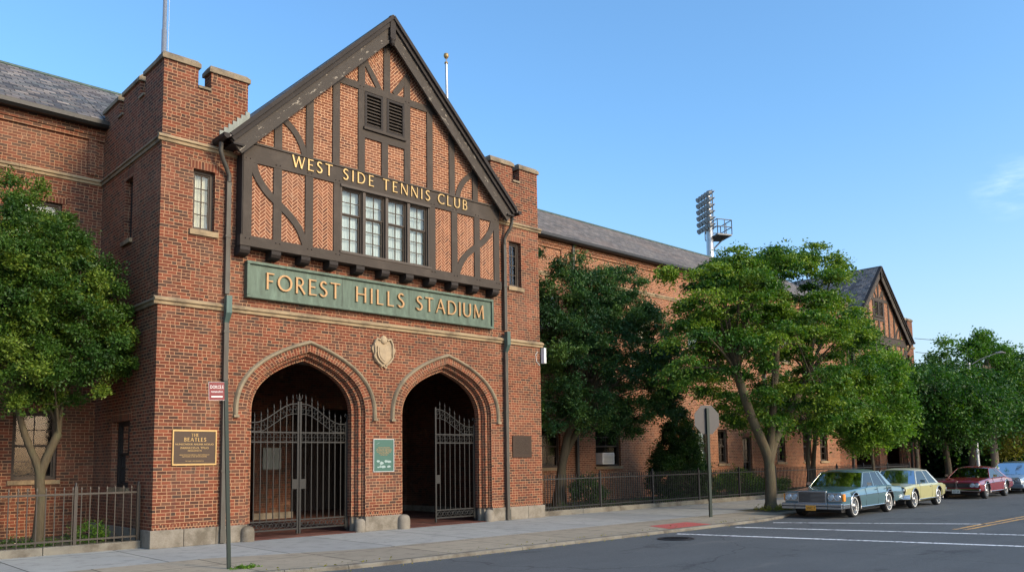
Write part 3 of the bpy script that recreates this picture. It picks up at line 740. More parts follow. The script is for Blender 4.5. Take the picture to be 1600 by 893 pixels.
    # eave gutters and step flashing
    gt = MB()
    for sg in (-1, 1):
        x = CX_+sg*4.33
        P = [(x-.07, 8.74), (x-.06, 8.66), (x, 8.62), (x+.06, 8.66), (x+.07, 8.74)]
        for p_, q_ in zip(P, P[1:]): gt.face([(p_[0], -.62, p_[1]), (q_[0], -.62, q_[1]), (q_[0], -.0, q_[1]), (p_[0], -.0, p_[1])])
        gt.face([(p_[0], -.62, p_[1]) for p_ in P])
    gt.build('eave_gutter', 'timber_dark', g)
    fl = MB()
    for sg in (-1, 1):
        for k in range(7):
            x = CX_+sg*(4.24-k*.098); z = ap-abs(x-CX_); fl.box(min(x, x-sg*.105), max(x, x-sg*.105), -.02-.001*k, -.0015, z-.02, z+.23)
    fl.build('step_flashing', 'lead', g)
    # downpipes
    for x, xt, sg in ((1.43, 1.15, 1), (9.66, 9.78, -1)):
        d = MB(); y = -.075
        d.tube([(xt, -.3, 8.62), (xt, -.28, 8.45), (xt+(x-xt)*.2, -.24, 8.30), (xt+(x-xt)*.75, -.13, 8.12), (x, y-.02, 8.0), (x, y-.02, 7.85)], .05, 10)
        o = d.build('downpipe', 'copper_pipe', g)
        d = MB()
        d.box(x-.05, x+.05, y-.045, y+.045, 5.35, 7.86); d.box(x-.05, x+.05, y-.045, y+.045, .3, 4.72); d.box(x-.06, x+.06, y-.055, y+.05, .02, .3)
        d.build('pipe_shaft', 'copper_pipe', o)
        d = MB(); d.box(x-.06, x+.065, y-.15, y-.02, 4.92, 5.30); d.faces([(x-.06, y-.15, 4.92), (x+.065, y-.15, 4.92), (x+.065, y-.02, 4.92), (x-.06, y-.02, 4.92), (x-.05, y-.045, 4.72), (x+.05, y-.045, 4.72), (x+.05, y+.045, 4.72), (x-.05, y+.045, 4.72)], [(0, 1, 5, 4), (1, 2, 6, 5), (2, 3, 7, 6), (3, 0, 4, 7)])
        d.build('pipe_elbow', 'copper_green', o); d = MB()
        for z in (4.5, 3.0, 1.5, 6.6): d.box(x-.065, x+.065, y-.055, y+.07, z, z+.05)
        d.build('pipe_strap', 'copper_pipe', o)
    return g
G1 = gatehouse()
def gate_leaf(parent, hx, cx, y, ang=0.):
    """wrought-iron leaf hinged at hx, meeting stile at cx"""
    w = abs(cx-hx); sg = 1 if cx > hx else -1
    o = empty('iron_gate', (hx, y, 0), ang); o.parent = parent
    zt = lambda u: 2.60+.46*(lambda t: t*t*(3-2*t))(max(0, min(1, (u/w-.12)/.8)))
    f = MB(); X = lambda u: sg*u
    def bar(u, z0, z1, r=.011): f.box(min(X(u)-r, X(u)+r), max(X(u)-r, X(u)+r), -r, r, z0, z1)
    bar(.02, .07, 2.66, .024); bar(w-.022, .04, 3.12, .022)
    N = 14
    for off, r in ((0, .020), (-.235, .014)):
        P = [(X(w*k/N), 0, max(zt(w*k/N)+off, 2.40)) for k in range(N+1)]; f.tube(P, r, 6)
    for z, r in ((2.385, .016), (2.16, .016), (.36, .016), (.155, .018)): f.box(min(X(0), X(w)), max(X(0), X(w)), -r, r, z-r, z+r)
    f.build('frame', 'gate_iron', o)
    b = MB(); nb = 8
    for k in range(1, nb):
        u = w*k/nb
        b.box(X(u)-.010, X(u)+.010, -.010, .010, .36, zt(u)+.10)
        b.lathe((X(u), 0, zt(u)+.09), [(.008, 0), (.026, .025), (.018, .07), (.001, .15)], 6)
    b.build('bar', 'gate_iron', o)
    s = MB()
    def ring(u, z, r, t=.008):
        s.tube([(X(u)+r*math.cos(a*PI/5), 0, z+r*math.sin(a*PI/5)) for a in range(10)]+[(X(u)+r*math.cos(0), 0, z)], t, 4, caps=False)
    for k in range(nb):
        for q in (.28, .72):
            u = w*(k+q)/nb; ring(u, 2.272+(.035 if q < .5 else -.035), .042); ring(u, .258, .052 if q < .5 else .04)
        u = w*(k+.5)/nb; z = max(zt(u)-.118, 2.43)
        if zt(u)-.235 > 2.36: ring(u-.03, z+.035, .042); ring(u+.03, z-.035, .04)
        s.tube([(X(w*k/nb), 0, .17), (X(w*(k+1)/nb), 0, .345)], .008, 4); s.tube([(X(w*k/nb), 0, .345), (X(w*(k+1)/nb), 0, .17)], .008, 4)
    s.tube([(X(-.01), 0, 2.62), (X(-.03), 0, 2.8), (X(.03), 0, 2.86), (X(.05), 0, 2.8), (X(.02), 0, 2.78)], .014, 5)
    s.build('scrollwork', 'gate_iron', o)
    l = MB(); l.box(min(X(w-.02), X(w-.17)), max(X(w-.02), X(w-.17)), -.02, .02, 1.07, 1.30); l.build('lock_plate', 'gate_iron', o)
    return o
G2 = copy_tree(G1); G2.location = (38.3, 3.9, 0)
tag(G1, 'brick gatehouse with two arches under a half-timbered gable and twin battlemented towers', 'building')
tag(G2, 'distant half-timbered brick gatehouse rising behind the street trees', 'building')
gate_leaf(G1, 2.22, 3.49, .47); gate_leaf(G1, 4.78, 3.51, .47, math.radians(0)); gate_leaf(G1, 8.90, 7.56, .47, math.radians(-2))
fin = MB(); fin.lathe((3.5, .47, 3.12), [(.012, 0), (.05, .03), (.02, .06), (.03, .1), (.001, .2)], 8)
for a in (-1, 1): fin.tube([(3.5, .47, 3.15), (3.5+a*.07, .47, 3.2), (3.5+a*.08, .47, 3.28)], .012, 5)
fin.build('finial', 'gate_iron', G1)
for x in (2.2, 4.81, 6.3, 8.93):
    p = MB(); p.box(x-.03, x+.03, .44, .50, .016, 2.66); p.build('gate_post', 'black_iron', G1)
# lettering on the beam belongs to the gatehouse
lt = MB()
for t_, a, b in (('WEST', 2.83, 3.88), ('SIDE', 4.17, 5.05), ('TENNIS', 5.32, 6.80), ('CLUB', 7.06, 8.08)): word(lt, t_, a, b, 8.475, .275, -.303, .028)
lt.build('beam_lettering', 'gold', G1)
# ornate stone crest (plain shield)
cr = MB()
def shield(cx, cz, w, h, n=10):
    R = [(w*.5, h*.30), (w*.52, h*.05), (w*.44, -h*.22), (w*.22, -h*.42), (0, -h*.52)]
    P = catmull(R, 4); return [(cx+x, cz+z) for x, z in P]+[(cx-x, cz+z) for x, z in reversed(P[:-1])]+[(cx-w*.25, cz+h*.36), (cx, cz+h*.30), (cx+w*.25, cz+h*.36)]
SX, SZ = 5.53, 4.40
og = []
for k in range(40):
    a = 2*PI*k/40; r = 1+.07*math.sin(a*9)+.05*math.sin(a*5+1); og.append((SX+.33*r*math.cos(a)*(1 if math.sin(a) > -.2 else 1-.35*abs(math.sin(a))), SZ+.39*r*math.sin(a)))
cr.prism(og, -.05, 0, back=False); cr.prism(shield(SX, SZ-.02, .40, .52), -.10, -.05, back=False); cr.prism(shield(SX, SZ-.02, .31, .42), -.115, -.1, back=False)
for sg in (-1, 1):
    cr.tube([(SX+sg*.1, -.06, SZ+.30), (SX+sg*.2, -.08, SZ+.33), (SX+sg*.27, -.07, SZ+.2), (SX+sg*.25, -.08, SZ), (SX+sg*.28, -.06, SZ-.12), (SX+sg*.18, -.07, SZ-.25), (SX+sg*.06, -.06, SZ-.34)], .03, 6)
cr.lathe((SX, -.07, SZ+.29), [(.001, -.03), (.06, -.02), (.09, 0), (.09, .05)], 10, axis='y')
cr.build('stone_crest', 'crest_stone', G1)
# ------------------------------------------------------------------ wings
def wing(name, xa, xb, wins, label, rx=0., mat='brick_wing', roof='slate_brown', pipes=(), panels=()):
    g = empty(name, (0, 0, 0)); Y = 3.9; m = MB()
    m.prism(rect(xa, xb+(.3 if rx else 0), 0, 9.9), Y, Y+.35, holes=[rect(a, b, c, d) for a, b, c, d, *_ in wins], back=False)
    for a, b in panels:                                            # raised strips that frame recessed panels
        m.box(a, b, Y-.05, Y-.003, 8.68, 9.56)
    m.box(xa, xb, Y-.06, Y-.003, 9.56, 9.66); m.box(xa, xb, Y-.10, Y-.003, 9.66, 9.9)
    m.build('wall', mat, g)
    b = MB(); n = max(1, int((xb-xa)/1.6))
    for k in range(n): belt(b, xa+(xb-xa)*k/n, xa+(xb-xa)*(k+1)/n-.006, 8.62, fF(Y), .07, .16)
    b.build('string_course', 'limestone', g)
    for a, b_, c, d, cols, rows, bk in wins:
        o = window(g, a, b_, c, d, fF(Y), cols, rows, bk, 'sash', .12, .06)
        z = MB(); strip(z, a-.07, b_+.07, -.06, .1, c-.1, c-.005, fF(Y)); z.build('sill', 'limestone', o)
        z = MB(); strip(z, a-.1, b_+.1, -.004, .02, d, d+.2, fF(Y)); z.build('soldier_course', 'brick_soldier', o)
    r = MB(); yr, zr_ = 7.2, 12.33; ye, ze = 3.62, 9.98; xw = xb; xb = xb
    r.faces([(xa, ye, ze), (xb, ye, ze), (xb, yr, zr_), (xa, yr, zr_), (xa, ye, ze-.08), (xb, ye, ze-.08), (xb, yr, zr_-.08), (xa, yr, zr_-.08)], [(0, 1, 2, 3), (4, 5, 6, 7), (0, 1, 5, 4), (0, 3, 7, 4), (1, 2, 6, 5)])
    r.faces([(xa, yr, zr_), (xb, yr, zr_), (xb, 11, 9.9), (xa, 11, 9.9)], [(0, 1, 2, 3)])
    if rx: r.faces([(xb, 3.95, ze+.23), (rx, 3.95, ze+.23), (rx, yr, zr_), (xb, yr, zr_), (xb, 11, 9.9), (rx, 11, 9.9)], [(0, 1, 2, 3), (3, 2, 5, 4)])
    ro = r.build('roof', roof, g); r = MB(); r.tube([(xa, yr, zr_+.01), (rx or xb, yr, zr_+.01)], .05, 8); r.build('ridge_cap', 'copper_green', ro)
    u = MB(); u.prism([(3.50, 9.98), (3.50, 9.88), (3.56, 9.82), (3.66, 9.82), (3.66, 9.98)], xa, xb, fn=lambda a, d, z: (d, a, z)); u.box(xa, xb, 3.66, 3.9, 9.84, 9.88); u.build('eave_gutter', 'black_iron', g)
    for x in pipes:
        d = MB(); d.box(x-.06, x+.06, 3.76, 3.86, .3, 9.83); d.build('downpipe', 'copper_pipe', g)
    return tag(g, label, 'building')
UPR = lambda x, w=.95, bk='cream_blind': (x, x+w, 6.45, 7.85, 2, (2, 3), bk)
LOW = lambda x, w=.85, bk='dark_room': (x, x+w, 1.38, 2.92, 2, (2, 2), bk)
WL = wing('brick_wing', -9, -.001, [UPR(-1.95, 1.08), LOW(-1.70, .92, 'dark_room'), UPR(-4.6, 1.08), LOW(-4.4, .92)], 'brick wing with slate roof left of the gatehouse, behind the first tree', 5.4, 'brick', 'slate', (), [(-.36, -.16), (-2.6, -2.4)])
tag(WL, group=None)
wr = [UPR(15.0, 1.1, 'dark_room'), UPR(20.6), UPR(24.3, 1.05, 'curtain'), UPR(28.4), UPR(32.4)] + [LOW(14.9, 1.1), LOW(17.95, 1.5), LOW(24.75, .85, 'curtain'), LOW(26.35, .75), (28.4, 29.2, .25, 2.6, 2, (2, 2), 'dark_room'), LOW(31.5), LOW(34.2), LOW(36)]
WR = wing('brick_wing', W+.002, 38.29, wr, 'long brick wing with brown slate roof between the two gatehouses', 0., 'brick_wing', 'slate_brown', (16.82, 30.5), [(11.3, 12.6), (16.2, 16.6), (20.6, 21.0), (25.0, 25.4), (29.4, 29.8)])
# low brick end beyond the second gatehouse
# ------------------------------------------------------------------ signs on the gatehouse
sb = empty('stadium_sign', (0, 0, 0))
m = MB(); m.box(1.92, 9.10, -.10, -.002, 5.39, 6.10); m.build('board', 'sign_green', sb)
m = MB()
for a in ((1.86, 9.16, 5.33, 5.395), (1.86, 9.16, 6.095, 6.16)): m.box(a[0], a[1], -.155, -.001, a[2], a[3])
for a in ((1.86, 1.925), (9.095, 9.16)): m.box(a[0], a[1], -.154, -.001, 5.396, 6.094)
m.build('frame', 'sign_green', sb, bevel=.01)
m = MB(); 
for x in (4.30, 6.28): m.box(x-.004, x+.004, -.103, -.099, 5.40, 6.09)
m.build('seam', 'timber_dark', sb)
m = MB()
for t_, a, b in (('FOREST', 2.32, 4.22), ('HILLS', 4.66, 6.10), ('STADIUM', 6.48, 8.80)): word(m, t_, a, b, 5.57, .375, -.10, .045, 1.0)
m.build('lettering', 'gold_matte', sb)
tag(sb, 'long green copper sign board with raised gold stadium name above the arches', 'sign')
# plaques
pq = empty('memorial_plaque'); m = MB(); m.box(.385, 1.265, -.030, -.001, 1.69, 2.36); m.build('plate', 'bronze', pq)
m = MB(); m.box(.36, 1.29, -.042, -.001, 1.655, 1.69); m.box(.36, 1.29, -.042, -.001, 2.36, 2.395); m.box(.36, .385, -.041, -.001, 1.691, 2.359); m.box(1.265, 1.29, -.041, -.001, 1.691, 2.359); m.build('rim', 'gold', pq)
m = MB(); word(m, 'THE', .75, .90, 2.255, .060, -.030, .008, 1.2); word(m, 'BEATLES', .60, 1.06, 2.150, .080, -.030, .008, 1.3); m.build('lettering', 'gold', pq)
for s, z, h in (('NUNSCNOUK ANUNK NOEUO', 2.075, .052), ('PARKKCO.O, TFUO', 1.995, .062), ('ARNASANCYE', 1.945, .042), ('QRNCTES IN THE DRANUL, ARELO SESE SNOST', 1.862, .031), ('NOSTHNESE, NI AKE ARTUR INUNTERS', 1.825, .031), ('TRE CANES S. FNA FRSASNSNCOS', 1.735, .027)):
    text_obj('text_line', s, h, 'gold', pq, front(.825, -.031, z), sx=1.1 if h > .04 else .95)
tag(pq, 'brown bronze plaque with gold rim and gold lettering at left of the arches', 'plaque')
M['plaque_green'] = plain('plaque_green', (.028, .095, .07), .5, scale=12); M['pale_print'] = plain('pale_print', (.26, .34, .32), .6)
gp = empty('green_plaque'); m = MB(); m.box(5.26, 5.84, -.03, -.001, 1.44, 2.22); m.build('plate', 'plaque_green', gp); m = MB(); m.box(5.245, 5.855, -.036, -.001, 1.425, 1.44); m.box(5.245, 5.855, -.036, -.001, 2.22, 2.235); m.box(5.245, 5.26, -.035, -.001, 1.441, 2.219); m.box(5.84, 5.855, -.035, -.001, 1.441, 2.219); m.build('rim', 'galv', gp)
for k, s in enumerate(('REEDOM CARES ROTES', 'THE WEOTE OF THE ARENAS', 'HAS BORNE IN THEIR HANDS', 'AND SET THE STORES AND', 'HARMS TO ASTORE', 'NOTRES RUN')):
    text_obj('text_line', s, .034, 'gold_matte', gp, front(5.55, -.031, 2.01-.036*k), sx=1.0)
rnd = random.Random(4); m = MB()
for k in range(13):
    x, z = 5.36+rnd.random()*.38, 1.53+rnd.random()*.17; r = .018+rnd.random()*.025
    m.face([(x+r*(1.3+.5*rnd.random())*math.cos(a*PI/3), -.0312-.0004*k, z+r*math.sin(a*PI/3)*(.5+.5*rnd.random())) for a in range(6)])
for q in range(4): m.box(5.33+q*.02, 5.345+q*.025, -.0318, -.031, 2.10+q*.012, 2.107+q*.012)
m.build('printed_map', 'pale_print', gp); tag(gp, 'green rectangular plaque on the brick pier between the two arches', 'plaque')
dp = empty('dark_plaque'); m = MB(); m.box(9.93, 10.67, -.035, -.001, 1.74, 2.36); m.build('plate', 'bronze', dp)
for k in range(9): text_obj('text_line', ('ANNO CLUB HONOURED MEMBERS', 'OF THE GRASS COURT SEASON')[k % 2], .034, 'timber_weathered', dp, front(10.3, -.036, 2.28-.055*k), sx=1.0)
tag(dp, 'plain dark bronze plaque right of the second arch', 'plaque')
lb = empty('wall_light'); m = MB(); m.box(W+.01, W+.10, -.16, -.02, 4.50, 4.96); m.build('housing', 'white_paint', lb, bevel=.01); m = MB(); m.tube([(W-.01, .06, 4.75), (W+.05, .04, 4.8), (W+.05, -.03, 4.8)], .012, 6); m.tube([(W-.04, -.015, 4.45), (W-.16, -.012, 4.55), (W-.2, -.012, 4.75), (W-.12, -.012, 4.85)], .008, 5); m.build('conduit', 'white_paint', lb)
tag(lb, 'small white box light fixed to the right corner of the gatehouse', 'light')
# air conditioner resting in a wing window
ac = empty('air_conditioner'); m = MB(); m.box(18.02, 18.72, 3.62, 4.0, 1.46, 1.90); m.build('casing', 'white_paint', ac, bevel=.015); m = MB()
for k in range(7): m.box(18.08, 18.66, 3.605, 3.62, 1.52+k*.05, 1.54+k*.05)
m.build('vent_slat', 'galv', ac); tag(ac, 'white air conditioner in a ground floor window of the brick wing', 'air conditioner')
# ------------------------------------------------------------------ flagpoles and floodlight mast
fp = empty('flagpole', (.66, 1.9, 9.3)); m = MB(); m.tube([(0, 0, 0), (0, 0, 2.6), (0, 0, 2.6001), (-.0, 0, 6)], [.062, .06, .048, .04], 12); m.build('pole', 'galv', fp); m = MB(); m.tube([(.10, 0, .1), (.10, 0, 6)], .006, 4); m.build('halyard', 'galv', fp); tag(fp, 'tall pale flagpole standing on the left tower, cut off by the top of the picture', 'flagpole')
fp = empty('flagpole', (9.30, 2.0, 10.3)); m = MB(); m.tube([(-.0, 0, 0), (-.06, 0, 3.62)], [.055, .04], 12); m.build('pole', 'galv', fp); m = MB(); m.lathe((-.06, 0, 3.62), [(.001, 0), (.055, .0), (.055, .05), (.012, .06), (.012, .16), (.05, .18), (.085, .25), (.07, .32), (.001, .345)], 14); m.build('finial', 'gold', fp); tag(fp, 'steel flagpole with brass ball behind the right slope of the gable', 'flagpole')
ft = empty('floodlight_mast', (66.4, 30, 0)); m = MB(); m.tube([(0, 0, 0), (0, 0, 24.5), (0, 0, 29.0)], [.6, .36, .18], 14); m.build('mast', 'galv', ft)
fmat = plain('flood_casing', (.10, .105, .11), .5, .5); M['flood_casing'] = fmat; M['flood_lens'] = plain('flood_lens', (.40, .42, .43), .25)
dX = Vector((-.87, .50, 0)); dS = Vector((.50, .87, 0))      # the lamps face the pitch
m = MB()
for r_ in range(6):
    z = 25.5+r_*.68; c = Vector((0, 0, z)); m.tube([c+dS*-1.35, c+dS*1.35], .07, 6)
for s_ in (-.9, 0, .9): m.tube([Vector((0, 0, 25.0))+dS*s_, Vector((0, 0, 29.2))+dS*s_], .06, 6)
m.build('lamp_rack', 'flood_casing', ft)
for r_ in range(6):
    for k in range(5):
        c = Vector((0, 0, 25.5+r_*.68))+dS*(-1.24+.62*k)+dX*.2; d = (dX+Vector((0, 0, -.55))).normalized(); l = MB()
        l.tube([c, c+d*.2, c+d*.50], [.11, .23, .28], 10); o = l.build('floodlight', 'flood_casing', ft); l = MB(); l.tube([c+d*.50, c+d*.52], [.265, .26], 10); l.build('lens', 'flood_lens', o)
m = MB(); P = Vector((.0, 0, 24.5)); 
pl = [P+dS*-1.4-dX*.2, P+dS*1.4-dX*.2, P+dS*1.2-dX*1.9, P+dS*-1.2-dX*1.9]; m.face(pl); m.face([p+Vector((0, 0, -.15)) for p in pl])
for a in range(4):
    p, q = pl[a], pl[(a+1) % 4]; m.face([p, q, q+Vector((0, 0, -.15)), p+Vector((0, 0, -.15))])
    for t_ in (0, .5, 1): r0 = p.lerp(q, t_); m.tube([r0, r0+Vector((0, 0, 1.5))], .05, 5)
    for h_ in (.75, 1.5): m.tube([p+Vector((0, 0, h_)), q+Vector((0, 0, h_))], .05, 5)
m.tube([P-dX*.2, P-dX*1.8+Vector((0, 0, -.1))], .1, 6); m.tube([Vector((0, 0, 22.8)), P-dX*1.7], .08, 6)
m.build('platform', 'flood_casing', ft); tag(ft, 'tall stadium floodlight mast with rows of lamps and a maintenance platform', 'floodlight mast')
# ------------------------------------------------------------------ ground, road, pavement
def concmat(name, col, jx, jy, ox=0., oy=0., dark=.5, stain=.5):
    m, nt, b = newmat(name); p = nt.pos(); s = nt.sep(p)
    u = nt.m('DIVIDE', nt.m('ADD', s[0], ox), jx); v = nt.m('DIVIDE', nt.m('ADD', s[1], oy), jy)
    fu, fv = nt.m('FRACT', u), nt.m('FRACT', v)
    du = nt.m('MULTIPLY', nt.m('MINIMUM', fu, nt.m('SUBTRACT', 1., fu)), jx); dv = nt.m('MULTIPLY', nt.m('MINIMUM', fv, nt.m('SUBTRACT', 1., fv)), jy)
    d = nt.m('MINIMUM', du, dv); jt = nt.sstep(d, .008, .018)
    slab = nt.white(nt.comb(nt.m('FLOOR', u), nt.m('FLOOR', v), 3))
    a = nt.noise(p, 1.1, 7, .65); f = nt.noise(p, 120, 3); st = nt.noise(p, 3.2, 6, .7)
    c = nt.mix(a, tuple(x*.80 for x in col), tuple(x*1.15 for x in col))
    c = nt.mix(1., c, nt.ramp(slab, [(0, (.84, .84, .85)), (1, (1.12, 1.10, 1.07))]), 'MULTIPLY')
    c = nt.mix(nt.sstep(st, .48, .68, 0, stain), c, tuple(x*.5 for x in col))
    sp = nt.new('ShaderNodeTexVoronoi'); sp.inputs['Scale'].default_value = 2.3; nt.l.new(p, sp.inputs['Vector'])
    c = nt.mix(nt.sstep(sp.outputs['Distance'], .035, .05, .65, 0), c, (.03, .028, .025))     # old gum spots
    c = nt.mix(1., c, nt.ramp(f, [(.25, (.85,)*3), (.75, (1.13,)*3)]), 'MULTIPLY')
    c = nt.mix(jt, tuple(x*.22 for x in col), c)
    setp(nt, b, col=c, rough=.92, spec=.2, nrm=nt.bump(nt.m('ADD', jt, nt.m('MULTIPLY', f, .25)), .5, .006)); return m
M['pave_grey'] = concmat('pave_grey', (.33, .328, .31), 2.05, 3.45, .6, 3.45)
M['pave_tan'] = concmat('pave_tan', (.32, .275, .21), 1.75, 1.95, .1, 5.55, stain=.6)
def asphalt():
    m, nt, b = newmat('asphalt'); p = nt.pos(); s = nt.sep(p)
    a = nt.noise(p, .35, 5, .6); f = nt.noise(p, 55, 5, .8); f2 = nt.noise(p, 160, 2)
    stv = nt.comb(nt.m('MULTIPLY', s[0], .25), nt.m('MULTIPLY', s[1], 1.4), 0); w = nt.noise(stv, 1., 4)
    c = nt.mix(nt.mixf(.5, a, w), (.058, .063, .067), (.135, .142, .146))
    c = nt.mix(1., c, nt.ramp(f, [(.3, (.62,)*3), (.55, (1.,)*3), (.75, (1.6,)*3)]), 'MULTIPLY')
    # tar-sealed cracks
    wp = nt.new('ShaderNodeVectorMath', operation='ADD'); nv = nt.noise(p, .6, 4, .6, out=1); nt.l.new(p, wp.inputs[0]); nt.l.new(nv, wp.inputs[1])
    vo = nt.new('ShaderNodeTexVoronoi', feature='DISTANCE_TO_EDGE'); vo.inputs['Scale'].default_value = .17; nt.l.new(wp.outputs[0], vo.inputs['Vector'])
    c = nt.mix(nt.sstep(vo.outputs['Distance'], .001, .004, .45, 0), c, (.022, .022, .024))
    pt = nt.noise(nt.comb(nt.m('MULTIPLY', s[0], .5), s[1], 0), .9, 6, .7); c = nt.mix(nt.sstep(pt, .58, .66, 0, .55), c, (.034, .035, .038)); oil = nt.noise(nt.comb(nt.m('MULTIPLY', s[0], .3), nt.m('MULTIPLY', s[1], 1.1), 4.), 1.3, 5, .6); c = nt.mix(nt.sstep(oil, .60, .75, 0, .45), c, (.16, .155, .145))
    setp(nt, b, col=c, rough=.85, spec=.3, nrm=nt.bump(nt.m('ADD', f, f2), .9, .008)); return m
M['asphalt'] = asphalt()
def paintmat(name, col, wear):
    m, nt, b = newmat(name); p = nt.pos(); n = nt.noise(p, 14, 6, .75); n2 = nt.noise(p, 1.2, 3)
    c = nt.mix(nt.sstep(nt.m('ADD', n, nt.m('MULTIPLY', n2, .3)), .74-wear, .80-wear), col, (.09, .09, .095)); setp(nt, b, col=c, rough=.7); return m
M['line_white'] = paintmat('line_white', (.74, .75, .76), .07); M['line_yellow'] = paintmat('line_yellow', (.62, .33, .07), .08); M['ramp_red'] = paintmat('ramp_red', (.42, .085, .070), .02)
def soilmat():
    m, nt, b = newmat('planting_soil'); p = nt.pos(); n = nt.noise(p, 5, 6, .7); f = nt.noise(p, 40, 4)
    c = nt.ramp(n, [(.3, (.035, .028, .018)), (.5, (.06, .05, .03)), (.7, (.05, .07, .025))]); setp(nt, b, col=c, rough=.95, nrm=nt.bump(f, 1., .03)); return m
M['soil'] = soilmat()
KY = -5.55
def curbline():                                                  # plan of the kerb edge
    P = [(-40, -4.4), (-8, -4.5), (-3, -4.75), (-1, -4.95), (0.2, -5.2), (1.2, -5.45), (2.4, -5.53), (5, KY), (9.5, KY), (10.6, KY-.02), (12, KY+.0), (14, -5.50), (15.2, -5.32), (16.4, -4.95), (18, -4.75), (22, -4.72), (30, -4.72), (45, -4.72), (120, -4.7)]
    return P
CL = curbline()
def flat(name, poly, z, mat, z0=None):
    m = MB(); tri = tessellate_polygon([[Vector((x, y, 0)) for x, y in poly]]); m.faces([(x, y, z) for x, y in poly], [tuple(t) for t in tri])
    return tag(m.build(name, mat), kind='structure')
flat('ground', [(-300, -300), (400, -300), (400, 400), (-300, 400)], -.10, 'soil')
flat('road', [(-120, -90)]+[(190, -90), (190, -4.4), (120, -4.4), (-120, -4.2)], -.06, 'asphalt')
GY = -3.45
flat('pavement', [(-40, .42), (-40, GY+.9)]+[(0.05, GY+.9), (2.9, GY+.0)]+[(60, GY), (60, .12), (W, .12), (W, .3), (0, .3), (0, .42)], 0, 'pave_grey')
flat('pavement_edge_strip', [(-40, GY+.9)]+[(x, y+.16) for x, y in CL if x < 61]+[(60, GY), (2.9, GY), (.05, GY+.9)], 0., 'pave_tan')
kb = MB()
for i, ((xa, ya), (xb, yb)) in enumerate(zip(CL, CL[1:])):
    n = max(1, int((xb-xa)/1.5)) if xb < 62 else 1
    for k in range(n):
        a = (xa+(xb-xa)*k/n, ya+(yb-ya)*k/n); b = (xa+(xb-xa)*(k+1)/n-.012, ya+(yb-ya)*(k+1)/n)
        dz = 0
        P = [(a[0], a[1]), (b[0], b[1]), (b[0], b[1]+.165), (a[0], a[1]+.165)]; zt = .006+dz
        kb.faces([(x, y, -.11) for x, y in P]+[(P[0][0], P[0][1]+.0, zt-.02), (P[1][0], P[1][1], zt-.02), (P[2][0], P[2][1], zt), (P[3][0], P[3][1], zt)]+[(P[0][0], P[0][1]+.025, zt), (P[1][0], P[1][1]+.025, zt)], [(0, 1, 5, 4), (4, 5, 9, 8), (8, 9, 6, 7), (1, 2, 6, 9, 5), (0, 4, 8, 7, 3)])
tag(kb.build('kerb', 'kerb_stone'), kind='structure')
rr = flat('ramp_paint', [(10.35, -4.45), (11.9, -4.45), (11.7, -5.36), (9.95, -5.36)], .004, 'ramp_red')
def roadline(a, b, w, mat, name='road_marking'):
    L = math.hypot(b[0]-a[0], b[1]-a[1]); nx, ny = -(b[1]-a[1])/L*w/2, (b[0]-a[0])/L*w/2
    return flat(name, [(a[0]-nx, a[1]-ny), (b[0]-nx, b[1]-ny), (b[0]+nx, b[1]+ny), (a[0]+nx, a[1]+ny)], -.056, mat)
LINES_AT = len(bpy.data.objects)
lines = [((9.55, -5.85), (11.8, -14.5), .17, 'line_white'), ((11.9, -5.9), (14.3, -14.0), .16, 'line_white'), ((13.7, -5.9), (16.2, -10.2), .13, 'line_white')]
for l in lines: roadline(*l)
for off in (-.11, .11): roadline((14.2, -10.25+off), (150, -9.9+off), .10, 'line_yellow', 'centre_line')
mh = MB(); mh.lathe((8.55, -6.55, -.055), [(.001, .012), (.30, .012), (.31, .006), (.33, .006), (.34, .014), (.39, .012), (.40, 0)], 28)
for k in range(-4, 5): mh.box(8.55+k*.06-.012, 8.55+k*.06+.012, -6.55-math.sqrt(.27**2-(k*.06)**2), -6.55+math.sqrt(.27**2-(k*.06)**2), -.043, -.038)
tag(mh.build('manhole_cover', 'black_iron'), 'round cast iron manhole cover in the road near the kerb', 'manhole cover')
# planting beds with low stone kerb and iron fences
flat('planting_bed', [(-9, .62), (-.01, .62), (-.01, 3.9), (-9, 3.9)], .10, 'soil'); flat('planting_bed', [(W+.01, .32), (60, .32), (60, 3.9), (W+.01, 3.9)], .10, 'soil')
def lowwall(x0, x1, y, lab):
    m = MB(); n = int((x1-x0)/1.9)+1
    for k in range(n): m.box(x0+(x1-x0)*k/n+.004, x0+(x1-x0)*(k+1)/n-.004, y, y+.22, -.02, .15)
    return tag(m.build('garden_kerb', 'kerb_stone', bevel=.015), lab, 'low wall')
lowwall(-9, -.06, .40, 'low stone kerb under the iron fence left of the gatehouse'); lowwall(W+.06, 38.2, .10, 'long low stone kerb under the iron fence right of the gatehouse')
def fence(x0, x1, y, sp, h, post, label, mat='black_iron', knob=.0):
    f = empty('iron_fence'); m = MB(); z = .15
    for zz in (z+.09, z+h-.12): m.box(x0, x1, y-.014, y+.014, zz-.018, zz+.018)
    n = int((x1-x0)/sp)
    for k in range(n+1):
        x = x0+(x1-x0)*k/n; m.box(x-.009, x+.009, y-.009, y+.009, z, z+h-.03)
        m.faces([(x-.014, y-.014, z+h-.03), (x+.014, y-.014, z+h-.03), (x+.014, y+.014, z+h-.03), (x-.014, y+.014, z+h-.03), (x, y, z+h+.03)], [(0, 1, 4), (1, 2, 4), (2, 3, 4), (3, 0, 4)])
    m.build('railing', mat, f)
    for x in post:
        p = MB(); p.box(x-.03, x+.03, y-.03, y+.03, z-.03, z+h+.02); p.lathe((x, y, z+h+.02), [(.036, 0), (.036, .02), (.015, .03), (.03, .06), (.001, .09)], 8); p.build('post', mat, f)
    return tag(f, label, 'fence')
M['rail_iron'] = plain('rail_iron', (.042, .034, .027), .55, .3, scale=12)
